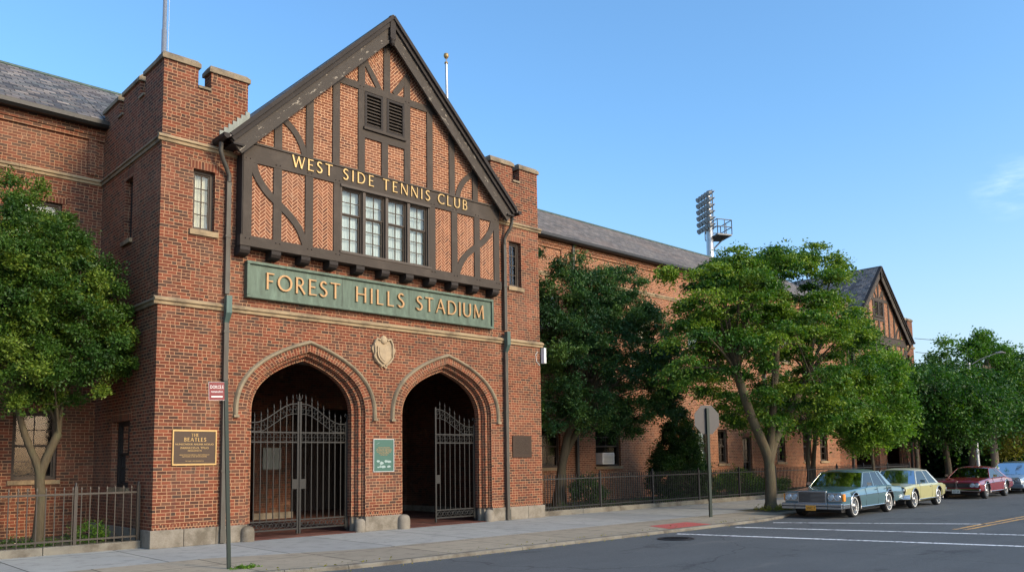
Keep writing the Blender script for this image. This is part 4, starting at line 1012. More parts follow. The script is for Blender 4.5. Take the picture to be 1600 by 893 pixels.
fence(-9, -.08, .51, .155, 1.10, (-.10, -1.28, -3.1, -5.2, -7), 'rusty iron railing in front of the first tree left of the gatehouse', 'rail_iron')
fence(W+.08, 38.2, .21, .115, 1.05, [W+.1+k*2.7 for k in range(11)], 'long black iron railing right of the gatehouse')
# street signs
sg = empty('parking_sign', (-.30, -4.28, 0)); sg.rotation_euler = (0, math.radians(-2.1), 0)
m = MB(); m.box(-.030, .030, -.020, -.012, 0, 3.02); m.box(-.030, -.022, -.012, .014, 0, 3.02); m.box(.022, .030, -.012, .014, 0, 3.02); m.build('post', 'green_pole', sg)
m = MB(); m.box(-.29, -.035, -.024, -.021, 2.70, 2.985); m.build('panel', 'sign_red', sg)
m = MB(); 
for a in ((-.295, -.030, 2.697, 2.700), (-.295, -.030, 2.985, 2.988), (-.293, -.290, 2.7, 2.985)): m.box(a[0], a[1], -.0245, -.0205, a[2], a[3])
m.box(-.255, -.065, -.0262, -.0245, 2.745, 2.765); m.build('border', 'white_paint', sg)
text_obj('text_line', 'DOKCE.E', .075, 'white_paint', sg, front(-.158, -.0255, 2.885), ext=.001, sx=.72); text_obj('text_line', 'romanodort', .052, 'white_paint', sg, front(-.158, -.0255, 2.82), ext=.001, sx=.75)
tag(sg, 'small dark red sign with white writing on a thin green post at the kerb', 'sign')
ss = empty('stop_sign', (13.84, -3.91, 0)); ss.rotation_euler = (0, math.radians(.3), 0)
m = MB(); m.box(-.04, .04, -.03, -.01, 0, 3.05); m.box(-.04, -.03, -.01, .03, 0, 3.05); m.box(.03, .04, -.01, .03, 0, 3.05); m.build('post', 'green_pole', ss)
m = MB(); R_ = .44; n_ = Matrix.Rotation(math.radians(38), 4, 'Z')
oc = [(R_*math.cos(PI/8+k*PI/4), R_*math.sin(PI/8+k*PI/4)+2.72) for k in range(8)]
m.prism([(x*-1, z) for x, z in oc], .035, .042); o = m.build('sign_plate', 'sign_back', ss)
tag(ss, 'octagonal traffic sign seen from its grey back on a green post', 'sign')
ss.rotation_euler = (0, math.radians(.3), math.radians(-22))
# ------------------------------------------------------------------ foliage
ICO = None
def leaves_mesh(name, P, N, size, tint, mat, parent, rnd):
    """many small folded leaves; P centres, N leaf axes"""
    n = len(P); ax = N/np.maximum(1e-6, np.linalg.norm(N, axis=1))[:, None]
    r = rnd.normal(size=(n, 3)); side = np.cross(ax, r); side /= np.maximum(1e-6, np.linalg.norm(side, axis=1))[:, None]
    nor = np.cross(ax, side); s = size*rnd.uniform(.65, 1.35, n)[:, None]
    A = P-ax*s*.5; B = P+side*s*.27+nor*s*.07; C = P+ax*s*.55; D = P-side*s*.27+nor*s*.07
    V = np.stack([A, B, C, D], 1).reshape(-1, 3)
    me = bpy.data.meshes.new(name); me.vertices.add(4*n); me.vertices.foreach_set('co', V.astype(np.float32).ravel())
    me.loops.add(6*n); me.polygons.add(2*n); base = (np.arange(n)*4)[:, None]
    me.loops.foreach_set('vertex_index', (base+np.array([0, 1, 2, 0, 2, 3])[None, :]).astype(np.int32).ravel())
    me.polygons.foreach_set('loop_start', (np.arange(2*n)*3).astype(np.int32)); me.polygons.foreach_set('loop_total', np.full(2*n, 3, np.int32))
    me.update(calc_edges=True)
    at = me.attributes.new('tint', 'FLOAT', 'POINT'); at.data.foreach_set('value', np.repeat(np.clip(tint, 0, 1), 4).astype(np.float32))
    me.materials.append(M[mat]); o = bpy.data.objects.new(name, me); COL.objects.link(o); o.parent = parent; return o
def tree(name, base, fork, ells, mat, nclump, nleaf, size, label, cat='tree', trunk_r=.16, bark='bark', flat_=.55, rclump=(.45, .8), seed=1, clip=None, droop=.1, shell=.55, tintb=.4, group=None, trunks=None, limbs=True, twl=1., up=0.):
    """ells: list of (centre, radii) that outline the crown; nclump sprays of nleaf leaves"""
    rn = np.random.default_rng(seed); o = empty(name, base); b0 = np.array(base, float)
    vol = np.array([e[1][0]*e[1][1]*e[1][2] for e in ells]); vol = vol**.75; vol /= vol.sum()
    cl = []
    tries = 0
    while len(cl) < nclump and tries < nclump*30:
        tries += 1
        e = ells[rn.choice(len(ells), p=vol)]; d = rn.normal(size=3); d /= np.linalg.norm(d)
        r = rn.uniform(shell, 1.)**(.6) ; c = np.array(e[0])+d*r*np.array(e[1])
        if clip and not clip(c): continue
        if cl and min(np.linalg.norm(c-q[0]) for q in cl) < rclump[0]*.55 and rn.random() < .7: continue
        cl.append((c, d, rn.uniform(*rclump), rn.uniform(0, 1)))
    Ps, Ns, Ts = [], [], []
    cen = np.array(ells[0][0]); zlo = min(e[0][2]-e[1][2] for e in ells); zhi = max(e[0][2]+e[1][2] for e in ells)
    for c, d, rc, tb in cl:
        ntw = max(5, int(nleaf/11))
        out = d*np.array([1, 1, .5]); out /= np.linalg.norm(out)
        v = rn.normal(size=(ntw, 3)); v /= np.linalg.norm(v, axis=1)[:, None]; v = v*.9+out*.65; v[:, 2] = v[:, 2]*flat_-droop*.3+up; v /= np.linalg.norm(v, axis=1)[:, None]
        L = rc*rn.uniform(.55, 1.25, ntw)*twl
        per = max(3, int(nleaf/ntw)); t = rn.uniform(.12, 1., (ntw, per))**.8
        st = c+rn.normal(size=(ntw, 3))*rc*.16*np.array([1, 1, flat_])
        p = st[:, None, :]+v[:, None, :]*(t*L[:, None])[..., None]; p[..., 2] -= droop*(t*L[:, None])**2*1.2
        p += rn.normal(size=p.shape)*size*.65*np.array([1, 1, .7])
        nn = v[:, None, :]+rn.normal(size=p.shape)*.7; nn[..., 2] -= droop
        tt = tb*.6-.1+rn.uniform(-.15, .25, p.shape[:2])+tintb*.6+.15*(t-.5)
        Ps.append(p.reshape(-1, 3)); Ns.append(nn.reshape(-1, 3)); Ts.append(tt.ravel())
    P = np.concatenate(Ps); N = np.concatenate(Ns); T = np.concatenate(Ts)
    if clip:
        k = np.array([bool(clip(p)) for p in P]); P, N, T = P[k], N[k], T[k]
    leaves_mesh('crown' if limbs else 'foliage', P-b0, N, size, T, mat, o, rn)
    if limbs:
        m = MB(); fk = np.array(fork, float)-b0
        trs = trunks or [[(0, 0, -.15), (0, 0, 0), tuple(fk*.5+np.array([.04, -.03, 0])), tuple(fk)]]
        ends = []
        for tr in trs:
            tr = [tuple(q) for q in tr]; path = catmull([(q[0], q[1], q[2]) for q in tr], 5); nn = len(path)
            low = tr[0][2] <= .15; rad = [trunk_r*((1.5 if k < 3 else (1.22 if k < 6 else 1.)) if low else .72)*(1-.38*k/nn) for k in range(nn)]; m.tube(path, rad, 12, caps=False); ends.append((np.array(path[-1]), rad[-1]))
        sel = sorted(cl, key=lambda c: rn.random())[:max(10, min(len(cl), 46))]
        main = {}
        for c, d, rc, tb in sel:
            tgt = c-b0; e, r0 = min(ends, key=lambda q: np.linalg.norm((q[0]-tgt)[:2])+rn.random()*.6)
            v = tgt-e; mid = e+v*.45+np.array([0, 0, .10*np.linalg.norm(v)])+rn.normal(size=3)*.06*np.linalg.norm(v)
            q = bez([tuple(e-np.array([0, 0, .12])), tuple(e+np.array([v[0]*.15, v[1]*.15, .30*abs(v[2])+.1])), tuple(mid), tuple(tgt)], 9)
            a = r0*rn.uniform(.28, .55); m.tube(q, [a*(1-.85*k/9)+.006 for k in range(10)], 6, caps=False)
            for z in range(4):
                kk = rn.integers(4, 9); s = np.array(q[kk]); dd = rn.normal(size=3); dd[2] = abs(dd[2])*.4; dd /= np.linalg.norm(dd)
                m.tube([tuple(s), tuple(s+dd*rc*.5+np.array([0, 0, .05])), tuple(s+dd*rc*1.1)], [a*.28+.004, a*.16+.004, .004], 4, caps=False)
        m.build('trunk', bark, o)
    return tag(o, label, cat, group)
# the first tree, in the corner between wing and gatehouse
tree('street_tree', (-1.52, 2.15, .08), (-1.42, 2.1, 1.9), [((-1.75, 1.8, 4.7), (1.8, 1.4, 1.7)), ((-2.3, 1.8, 6.2), (1.35, 1.2, 1.2)), ((-2.6, 1.6, 3.8), (1.9, 1.2, .9)), ((-.85, 1.2, 4.1), (.95, .9, .95)), ((-1.7, 1.4, 5.5), (1.2, 1.1, 1.2)), ((-2.9, 1.2, 5.2), (1.2, 1., 1.2)), ((-2.1, 1.9, 7.0), (.40, .40, .7))],
     'leaf_left', 330, 620, .060, 'bushy green tree beside the left wing, behind the rusty railing', trunk_r=.125, flat_=.7, rclump=(.20, .40), seed=3, clip=lambda p: p[0] < -.06 and p[1] < 3.75, tintb=.5, shell=.5,
     trunks=[[(.02, 0, -.1), (0, 0, .1), (.03, 0, .9), (.0, 0, 1.45), (.28, -.1, 2.3)], [(.0, 0, 1.2), (-.06, 0, 1.6), (-.30, 0, 2.2), (-.45, .1, 2.8)]], up=.12)
tree('evergreen_tree', (14.22, 2.34, .08), (14.9, 2.2, 2.4), [((15.9, 1.4, 5.1), (3.1, 1.8, 2.6)), ((14.4, 1.8, 6.9), (1.8, 1.4, 1.6)), ((17.4, 1.3, 4.9), (2.0, 1.6, 2.3)), ((13.4, 1.6, 4.7), (1.4, 1.4, 2.3)), ((16.2, 1.8, 7.5), (1.7, 1.3, 1.0)), ((13.3, 2.2, 7.9), (.35, .35, 1.0))],
     'leaf_holly', 380, 460, .078, 'dense dark evergreen tree right of the gatehouse, behind the long black railing', trunk_r=.17, bark='bark', flat_=.65, rclump=(.28, .56), seed=5, clip=lambda p: p[1] < 3.7 and p[0] > 11.3, shell=.45,
     trunks=[[(0, 0, -.1), (.02, 0, .3), (.15, 0, 1.2), (.6, 0, 2.6), (1.5, 0, 4)], [(.1, .1, 0), (.25, .1, .9), (.55, .15, 1.8), (1.3, -.2, 3.1)]], up=.05)
tree('conifer', (20.2, 1.7, .08), (20.2, 1.7, 1.), [((20.2, 1.7, 1.1), (1.15, 1., 1.1)), ((20.2, 1.7, 2.1), (.75, .7, 1.)), ((20.2, 1.7, 2.9), (.3, .3, .6))], 'leaf_dark', 190, 300, .075, 'small dark conical evergreen between the big dark tree and the grey backed sign', seed=9, rclump=(.22, .4), flat_=.8, trunk_r=.06, up=.2)
tree('street_tree', (17.51, -3.67, 0), (17.55, -3.6, 2.0), [((18.7, -3.4, 4.8), (3.2, 2.9, 1.8)), ((16.3, -3.3, 6.5), (1.5, 1.5, 1.3)), ((19.4, -3.6, 7.2), (1.7, 1.7, 1.5)), ((21.2, -3.6, 5.4), (2.1, 2.2, 1.5)), ((15.2, -3.1, 4.9), (1.5, 1.6, 1.1)), ((18.2, -3.5, 6.9), (1.6, 1.6, 1.3)), ((20.6, -3.6, 7.9), (1.2, 1.2, 1.1)), ((16.0, -3.4, 7.6), (.8, .8, .6)), ((17.2, -3.4, 7.9), (1.0, 1.0, .7)), ((22.4, -3.7, 6.5), (1.1, 1.1, .8)), ((14.6, -3.3, 6.9), (.9, .9, .8)), ((18.9, -3.5, 3.2), (2.3, 2.1, .7)), ((21.9, -3.7, 3.9), (1.6, 1.7, 1.1))],
     'leaf_zelkova', 320, 520, .090, 'large spreading green street tree with forked trunk beside the blue car', trunk_r=.20, flat_=.24, rclump=(.34, .74), seed=21, droop=.34, shell=.55, tintb=.58,
     trunks=[[(0, 0, -.1), (0, 0, .1), (.03, 0, 1.), (0, .05, 1.7), (-.75, .1, 2.9), (-1.3, .2, 4.2)], [(.02, 0, 1.2), (.1, 0, 1.8), (.35, 0, 3.), (.7, 0, 4.6), (.9, 0, 6)], [(.05, 0, 1.5), (.4, -.05, 2.2), (1.4, -.1, 3.2), (2.6, -.1, 4.3)]])
tree('street_tree', (25.3, -3.5, 0), (25.3, -3.5, 2.0), [((25.4, -3.5, 3.5), (1.5, 1.4, 1.5)), ((26.0, -3.6, 4.7), (.9, .9, .8)), ((25.2, -3.6, 2.5), (1.3, 1.2, .6))], 'leaf_light', 150, 300, .10, 'bright light green young tree behind the yellow car', trunk_r=.08, bark='bark_dark', flat_=.7, rclump=(.4, .7), seed=31, tintb=.5, shell=.3)
tree('street_tree', (29.2, 1.1, .08), (29.6, 1.1, 2.0), [((30.0, 1.1, 4.3), (2.4, 1.8, 1.6)), ((33.5, 1.0, 4.4), (2.2, 1.8, 1.5))], 'leaf_left', 110, 210, .13, 'slim twin trunked tree behind the railing above the blue car', trunk_r=.13, bark='bark', flat_=.5, rclump=(.5, .9), seed=33, tintb=.3,
     trunks=[[(0, 0, -.1), (.1, 0, .6), (.0, 0, 1.6), (.5, 0, 3)], [(.35, 0, -.1), (.45, 0, 1.), (.9, 0, 2.8)]])
tree('street_tree', (31.0, -4.2, 0), (31.1, -4.1, 2.0), [((31.2, -4.0, 3.6), (2.5, 2.2, 1.3)), ((32.8, -4.0, 4.4), (2.2, 2.0, 1.1)), ((29.4, -3.8, 4.3), (1.3, 1.2, 1.2))], 'leaf_zelkova', 230, 260, .12, 'dark layered street tree with straight trunk beside the red car', trunk_r=.17, bark='bark_dark', flat_=.3, rclump=(.6, 1.1), seed=41, droop=.35, tintb=.0, shell=.35)
tree('tall_tree', (47.2, .2, 0), (47.4, .2, 4.0), [((47.4, .0, 6.6), (2.7, 2.2, 1.7)), ((46.0, .2, 7.5), (1.2, 1.1, .9)), ((49.0, -.3, 7.9), (1.3, 1.2, .8)), ((47.6, .1, 8.2), (.9, .9, .6)), ((50.3, -.6, 7.3), (1.0, .9, .7))], 'leaf_light', 85, 230, .15, 'tall airy tree with pale green leaves rising behind the dark street tree', trunk_r=.2, bark='bark_dark', flat_=.6, rclump=(.5, 1.0), seed=43, tintb=.15, shell=.5)
tree('tree', (41.2, 1.0, 0), (41.2, 1.0, 3), [((41.2, 1.0, 5.0), (1.9, 1.6, 1.5))], 'leaf_left', 60, 200, .16, 'olive green tree in front of the second gatehouse tower', trunk_r=.15, bark='bark_dark', flat_=.5, rclump=(.6, 1.), seed=44, tintb=.1, group=None)
tree('tree', (48.5, -3.2, 0), (48.5, -3.2, 3), [((48.2, -3.1, 5.2), (2.8, 2.4, 1.5)), ((51.0, -3.6, 6.4), (2.6, 2.4, 1.6)), ((46.0, -2.8, 4.6), (1.6, 1.5, 1.0))], 'leaf_zelkova', 190, 240, .16, 'broad green tree above the parked cars at the right edge', trunk_r=.3, bark='bark_dark', flat_=.4, rclump=(1., 1.7), seed=51, droop=.25, tintb=.25)
tree('yellow_tree', (52.5, -.6, 0), (52.5, -.6, 1.5), [((52.5, -.6, 2.6), (2.0, 1.4, .9)), ((51, -.6, 3.3), (1.0, 1.0, .6))], 'leaf_yellow', 60, 150, .15, 'yellowish tree glowing behind the two poles', trunk_r=.1, bark='bark_dark', flat_=.35, rclump=(.5, 1.), seed=52, tintb=.3)
for k, (x, y, z, r, s) in enumerate([(60, 3.2, 5.4, 3.6, 61), (67, 5.5, 6.0, 4.5, 62), (76, 3.5, 7.4, 6.0, 63), (66, -.5, 6.4, 4.5, 64), (92, 9, 9, 7.5, 65), (56, 2.6, 4.2, 2.6, 66)]):
    tree('tree', (x, y, 0), (x, y, 2.5), [((x, y, z*.62), (r, r*.9, z*.62)), ((x+r*.4, y, z*.85), (r*.6, r*.6, z*.4))], 'leaf_dark', 130, 170, .34,
         ['dark tree filling the gap behind the second gatehouse', 'dark tree behind the yellowish one', 'large dark tree far down the street at the right edge', 'dark tree behind the wooden utility pole', 'farthest dark tree at the end of the street', 'low dark tree in front of the low shop'][k], trunk_r=.3, bark='bark_dark', flat_=.6, rclump=(1.3, 2.2), seed=s, tintb=.1)
def shrub(loc, r, mat, n, nl, sz, label, seed, cat='shrub', name='shrub', cone=False):
    return tree(name, (loc[0], loc[1], .1), loc, [((loc[0], loc[1], .1+r[2]*.75), (r[0], r[1], r[2]*.8))], mat, n, nl, sz, label, cat, limbs=False, seed=seed, rclump=(.16, .3), flat_=.9, shell=.2, up=.25)
shrub((14.75, 1.5, 0), (.62, .5, .62), 'leaf_dark', 45, 170, .055, 'dark rounded shrub at the foot of the big dark evergreen', 71)
shrub((24.6, 1.9, 0), (1.3, .7, .65), 'leaf_light', 60, 150, .07, 'yellow green shrub behind the railing near the grey backed sign', 72)
shrub((27.3, 1.9, 0), (1.0, .6, .45), 'leaf_light', 40, 150, .07, 'low yellow green shrub further along the railing', 73)
shrub((22.2, 1.8, 0), (.8, .5, .5), 'leaf_holly', 36, 150, .06, 'low dark green shrub right of the conical evergreen', 74)
shrub((-.75, 1.5, 0), (.30, .3, .25), 'leaf_light', 16, 120, .035, 'small bright green clump under the railing by the tower', 75, 'plant')
gc = tree('ground_cover', (-2.5, 1.2, .1), (0, 0, 0), [((-2.6, 1.5, .08), (2.5, .8, .10))], 'leaf_left', 140, 70, .035, None, None, limbs=False, seed=76, rclump=(.1, .2), flat_=.5, shell=.0); gc['kind'] = 'stuff'
gc2 = tree('ground_cover', (24, 1.2, .1), (0, 0, 0), [((24, 1.4, .08), (12, .9, .12))], 'leaf_holly', 260, 70, .06, None, None, limbs=False, seed=77, rclump=(.15, .3), flat_=.5, shell=.0); gc2['kind'] = 'stuff'
gr = tree('weeds', (-.1, -4.6, 0), (0, 0, 0), [((-.12, -4.42, .01), (.32, .10, .02))], 'leaf_light', 18, 60, .028, None, None, limbs=False, seed=78, rclump=(.05, .09), flat_=.4, shell=.0); gr['kind'] = 'stuff'
gr = tree('weeds', (17.6, -3.9, 0), (0, 0, 0), [((17.5, -3.8, .02), (.8, .5, .05))], 'leaf_yellow', 40, 50, .04, None, None, limbs=False, seed=79, rclump=(.08, .2), flat_=.8, shell=.0, up=.4); gr['kind'] = 'stuff'
flat('tree_pit', [(16.5, -4.4), (18.6, -4.4), (18.6, -3.0), (16.5, -3.0)], .006, 'soil')
# fallen leaves gathered along the kerb
P = []; rn = np.random.default_rng(5)
for k in range(260): x = rn.uniform(0, 15); P.append((x, KY+.22+abs(rn.normal())*.22, .012) if rn.random() < .55 else (x, KY-.05-abs(rn.normal())*.10, -.052))
P = np.array(P); lf = leaves_mesh('fallen_leaves', P, rn.normal(size=P.shape)*np.array([1, 1, .15]), .035, rn.uniform(0, 1, len(P)), 'leaf_yellow', None, rn); lf['kind'] = 'stuff'
# ------------------------------------------------------------------ poles and wires further down
lp = empty('street_lamp', (36.2, -3.7, 0)); m = MB(); m.tube([(0, 0, 0), (-.12, 0, 3.0), (-.32, 0, 5.9)], [.10, .085, .06], 10); m.build('pole', 'galv', lp)
m = MB(); m.tube([(-.31, 0, 5.75), (.1, -.35, 6.05), (.7, -.9, 6.35)], [.026, .022, .018], 7); m.build('arm', 'flood_casing', lp)
m = MB(); m.tube([(.65, -.85, 6.33), (.85, -1.05, 6.38), (1.0, -1.2, 6.34)], [.03, .07, .02], 8); m.build('lamp_head', 'flood_casing', lp); tag(lp, 'leaning silver street lamp post behind the red car', 'street lamp')
up_ = empty('utility_pole', (47.5, -1.0, 0)); m = MB(); m.tube([(0, 0, 0), (-.1, 0, 7.2)], [.22, .16], 10); m.build('pole', 'wood_pole', up_); m = MB(); m.box(-1.2, 1.0, -.06, .06, 6.6, 6.75); m.build('crossarm', 'wood_pole', up_); tag(up_, 'pale wooden utility pole right of the silver lamp post', 'utility pole')
sp_ = empty('sign_post', (70, -9.2, 0)); m = MB(); m.tube([(0, 0, 0), (-.05, 0, 3.2)], .06, 8); m.build('post', 'galv', sp_); m = MB(); m.box(.3, .9, -.03, .03, 2.4, 3.2); m.build('plate', 'sign_back', sp_); tag(sp_, 'thin grey sign post above the silver car at the right edge', 'sign')
for k, (a, b, lab) in enumerate([((49.7, 3.9, 9.2), (95, -14, 10.3), 'upper black wire from the second gatehouse to the right edge'), ((49.7, 3.9, 8.3), (95, -13, 8.6), 'lower black wire from the second gatehouse to the right edge'), ((47.4, -1.0, 6.7), (95, -16, 6.6), 'wire leaving the utility pole towards the right')]):
    m = MB(); P = [(a[0]+(b[0]-a[0])*t/12, a[1]+(b[1]-a[1])*t/12, a[2]+(b[2]-a[2])*t/12-1.2*(1-(2*t/12-1)**2)*.5) for t in range(13)]; m.tube(P, .018, 5); tag(m.build('overhead_wire', 'rubber'), lab, 'wire')
# low shop at the end of the building
sh = empty('low_shop', (0, 0, 0)); m = MB(); m.box(50.6, 70, 5.0, 12, 0, 2.9); m.build('wall', 'dark_room', sh); m = MB(); m.box(50.5, 70.1, 4.7, 12.1, 2.9, 3.25); m.build('fascia', 'white_paint', sh); m = MB()
for k in range(6): m.box(51.2+k*3.0, 53.4+k*3.0, 4.94, 4.999, .5, 2.3)
m.build('window', 'glass_mirror', sh); tag(sh, 'low dark shop with a pale fascia beyond the brick building', 'building')
# ------------------------------------------------------------------ cars
def paint(name, col, fl=.0):
    m, nt, b = newmat(name); p = nt.pos(); n = nt.noise(p, 2, 4)
    c = nt.mix(n, tuple(x*.93 for x in col), tuple(x*1.06 for x in col))
    setp(nt, b, col=c, rough=.32, metal=fl, coat=.9, crough=.06, spec=.5, nrm=nt.bump(nt.noise(p, 1.5, 2), .04, .02)); return m
M['paint_blue'] = paint('paint_blue', (.075, .150, .170), .25); M['paint_blue_roof'] = paint('paint_blue_roof', (.14, .21, .225), .2)
M['paint_yellow'] = paint('paint_yellow', (.42, .39, .165)); M['paint_cream'] = paint('paint_cream', (.52, .52, .42)); M['paint_red'] = paint('paint_red', (.21, .014, .020), .1); M['paint_silver'] = paint('paint_silver', (.24, .29, .33), .4)
M['plate_orange'] = plain('plate_orange', (.72, .30, .03), .5); M['plate_white'] = plain('plate_white', (.6, .58, .5), .5); M['grille_dark'] = plain('grille_dark', (.02, .02, .022), .4, .4); M['amber'] = plain('amber', (.75, .25, .03), .3); M['car_inside'] = plain('car_inside', (.06, .055, .05), .8); M['whitewall'] = plain('whitewall', (.62, .61, .58), .6); M['bumper_grey'] = plain('bumper_grey', (.32, .34, .36), .22, .85)
M['hub_chrome'] = plain('hub_chrome', (.24, .245, .25), .33, .95, scale=20)
def interp(tab, x):
    for (a, va), (b, vb) in zip(tab, tab[1:]):
        if x <= b: t = (x-a)/(b-a) if b > a else 0; return tuple(p+(q-p)*t for p, q in zip(va, vb))
    return tab[-1][1]
def car(name, loc, rz, sc, spec, label):
    """x: nose at 0, tail at L; y: half-width; z up. spec['side']: (x, (halfwidth, z_deck, z_crease, z_sill))"""
    c = empty(name, loc, rz); c.scale = (sc, sc, sc); L = spec['L']; S = spec['side']; R = spec['R']; wx = spec['wx']; WR_ = spec.get('wr', .34)
    xs = sorted(set([s[0] for s in S]+[round(L*k/36, 3) for k in range(37)])); V = []; F = []; n = 0
    for x in xs:
        hw, zd, zc, zs = interp(S, x); e = spec.get('edge', .06)
        half = [(0, zs), (hw*.86, zs), (hw*.97, zs+.07), (hw, zc-.10), (hw*1.0, zc), (hw*.985, zc+.02), (hw*.955, zd-e), (hw*.91, zd-e*.25), (hw*.80, zd), (hw*.45, zd+.018), (0, zd+.022)]
        if spec.get('ridge') and x < spec['ws'][0]:                 # raised centre of the bonnet
            half[9] = (hw*.30, zd+.03); half[10] = (0, zd+.045)
        ring = [(y, z) for y, z in half]+[(-y, z) for y, z in reversed(half[1:-1])]; n = len(ring)
        V += [(x, y, z) for y, z in ring]
    for k in range(len(xs)-1):
        for a in range(n): F.append((k*n+a, k*n+(a+1) % n, (k+1)*n+(a+1) % n, (k+1)*n+a))
    F.append(tuple(range(n))[::-1]); F.append(tuple(range((len(xs)-1)*n, len(xs)*n)))
    b = MB(); b.faces(V, F, smooth=True); o = b.build('body', [spec['paint'], 'rubber'], c)
    bm = bmesh.new(); bm.from_mesh(o.data); bmesh.ops.recalc_face_normals(bm, faces=bm.faces)
    for e in bm.edges: e.smooth = e.calc_face_angle(0) < math.radians(28)
    bm.to_mesh(o.data); bm.free()
    for x in wx:                                                    # cut the wheel arches
        cu = MB(); cu.lathe((x, -1.3, WR_+.02), [(0.0001, 0), (WR_*1.17, 0), (WR_*1.17, 2.6), (0.0001, 2.6)], 28, axis='y'); co = cu.build('cutter', 'rubber')
        bm = bmesh.new(); bm.from_mesh(co.data); bmesh.ops.remove_doubles(bm, verts=bm.verts, dist=1e-4); bmesh.ops.recalc_face_normals(bm, faces=bm.faces); bm.to_mesh(co.data); bm.free()
        co.data.materials.clear(); co.data.materials.append(M['rubber'])
        md = o.modifiers.new('cut', 'BOOLEAN'); md.operation = 'DIFFERENCE'; md.solver = 'EXACT'; md.object = co
        md.material_mode = 'TRANSFER'
        par = o.parent; o.parent = None; bpy.context.view_layer.update()
        me = bpy.data.meshes.new_from_object(o.evaluated_get(bpy.context.evaluated_depsgraph_get())); o.modifiers.clear(); o.data = me; o.parent = par; bpy.data.objects.remove(co)
    trim = MB()
    for x in wx:
        for s in (-1, 1):
            hw = interp(S, x)[0]; P = [(x+WR_*1.17*math.cos(a*PI/12), s*(hw+.002), WR_+.02+WR_*1.17*math.sin(a*PI/12)) for a in range(-1, 14)]; trim.tube(P, .013, 5)
    for s in (-1, 1):
        P = [(x, s*(interp(S, x)[0]+.004), interp(S, x)[2]+.0) for x in np.linspace(.25, L-.25, 14)]; 
        if spec.get('strip'): trim.tube(P, .010, 5)
        trim.tube([(wx[0]+WR_*1.2, s*(interp(S, 2)[0]*.975), interp(S, 2)[3]+.07), (wx[1]-WR_*1.2, s*(interp(S, 3)[0]*.975), interp(S, 3)[3]+.07)], .018, 5)
    trim.build('trim', 'chrome', c)
    dl = MB()                                                       # door shut lines
    for x in spec['doors']:
        for s in (-1, 1):
            hw, zd, zc, zs = interp(S, x); dl.tube([(x, s*hw*.975, zs+.1), (x, s*(hw+.0015), zc), (x, s*hw*.962, zd-.05)], .006, 4)
    dl.build('door_seam', 'rubber', c)
    # greenhouse
    (x0, x1, x2, x3), zr, wr = spec['gh'], spec['zr'], spec['rw']     # base front, roof front, roof rear, base rear
    zb0, zb1 = interp(S, x0)[1], interp(S, x3)[1]; wb = interp(S, (x0+x3)/2)[0]*.90
    def gp(t, u):                                                   # side glass surface
        xb = x0+(x3-x0)*t; xt = x1+(x2-x1)*t; zb = zb0+(zb1-zb0)*t-.01; return Vector((xb+(xt-xb)*u, wb+(wr-wb)*u, zb+(zr-.04-zb)*u))
    g = MB()
    for s in (1, -1):
        q = [gp(0, 0), gp(1, 0), gp(1, 1), gp(0, 1)]; g.face([(p.x, p.y*s, p.z) for p in q])
    bow = .12
    def screen(t):
        P = []
        for k in range(7):
            v = -1+2*k/6; sh = bow*(1-v*v)*(-1 if t == 0 else 1); a, b_ = gp(t, 0), gp(t, 1); P.append(((a.x+sh, a.y*v, a.z+.012*(1-v*v)), (b_.x+sh*.6, b_.y*v, b_.z+.02*(1-v*v))))
        for p, q in zip(P, P[1:]): g.face([p[0], q[0], q[1], p[1]], smooth=True)
    screen(0); screen(1); g.build('glazing', 'car_glass', c)
    r = MB(); NX, NY = 8, 8; V = []; F = []
    for i in range(NX+1):
        for k in range(NY+1):
            t = i/NX; v = -1+2*k/NY; a, b_ = gp(0, 1), gp(1, 1); x = a.x+(b_.x-a.x)*t; cz = .055*(1-v*v)**.6*(1-.25*(2*t-1)**2)+.05*(1-(2*t-1)**6)*(1-abs(v)**6)
            x += (-bow*.6*(1-v*v) if i == 0 else (bow*.6*(1-v*v) if i == NX else 0)); V.append((x, (wr+.012)*v, zr-.045+cz))
    for i in range(NX):
        for k in range(NY): q = i*(NY+1)+k; F.append((q, q+1, q+NY+2, q+NY+1))
    r.faces(V, F, smooth=True); r.faces([(x, y, z-.035) for x, y, z in V], F); 
    r.build('roof', spec.get('rpaint', spec['paint']), c)
    pl = MB()
    for s in (1, -1):
        for t, w in spec['pillars']:
            a, b_ = gp(t, -.03), gp(t, 1.0); w0, w1 = w
            P = [(a.x-w0, a.y*s+.006*s, a.z), (a.x+w0, a.y*s+.006*s, a.z), (b_.x+w1, b_.y*s+.006*s, b_.z), (b_.x-w1, b_.y*s+.006*s, b_.z)]
            Q = [(x, y-s*.03, z) for x, y, z in P]; pl.faces(P+Q, [(0, 1, 2, 3), (4, 5, 6, 7), (0, 1, 5, 4), (1, 2, 6, 5), (2, 3, 7, 6), (3, 0, 4, 7)])
        pl.tube([tuple(gp(t, 1.0)*Vector((1, 1, 1)) if s > 0 else Vector((gp(t, 1).x, -gp(t, 1).y, gp(t, 1).z))) for t in np.linspace(0, 1, 6)], .016, 6)
    pl.build('pillar', spec.get('rpaint', spec['paint']), c)
    ch = MB()
    for s in (1, -1): ch.tube([(p.x, p.y*s, p.z) for p in (gp(t, 0.0) for t in np.linspace(0, 1, 6))], .011, 5)
    for t in (0, 1):
        for u in (0, 1): ch.tube([(gp(t, u).x+(-1 if t == 0 else 1)*bow*(1-v*v)*(1 if u == 0 else .6), gp(t, u).y*v, gp(t, u).z+.012*(1-v*v)) for v in np.linspace(-1, 1, 9)], .012, 5)
    ch.build('window_trim', 'chrome', c)
    i_ = MB()
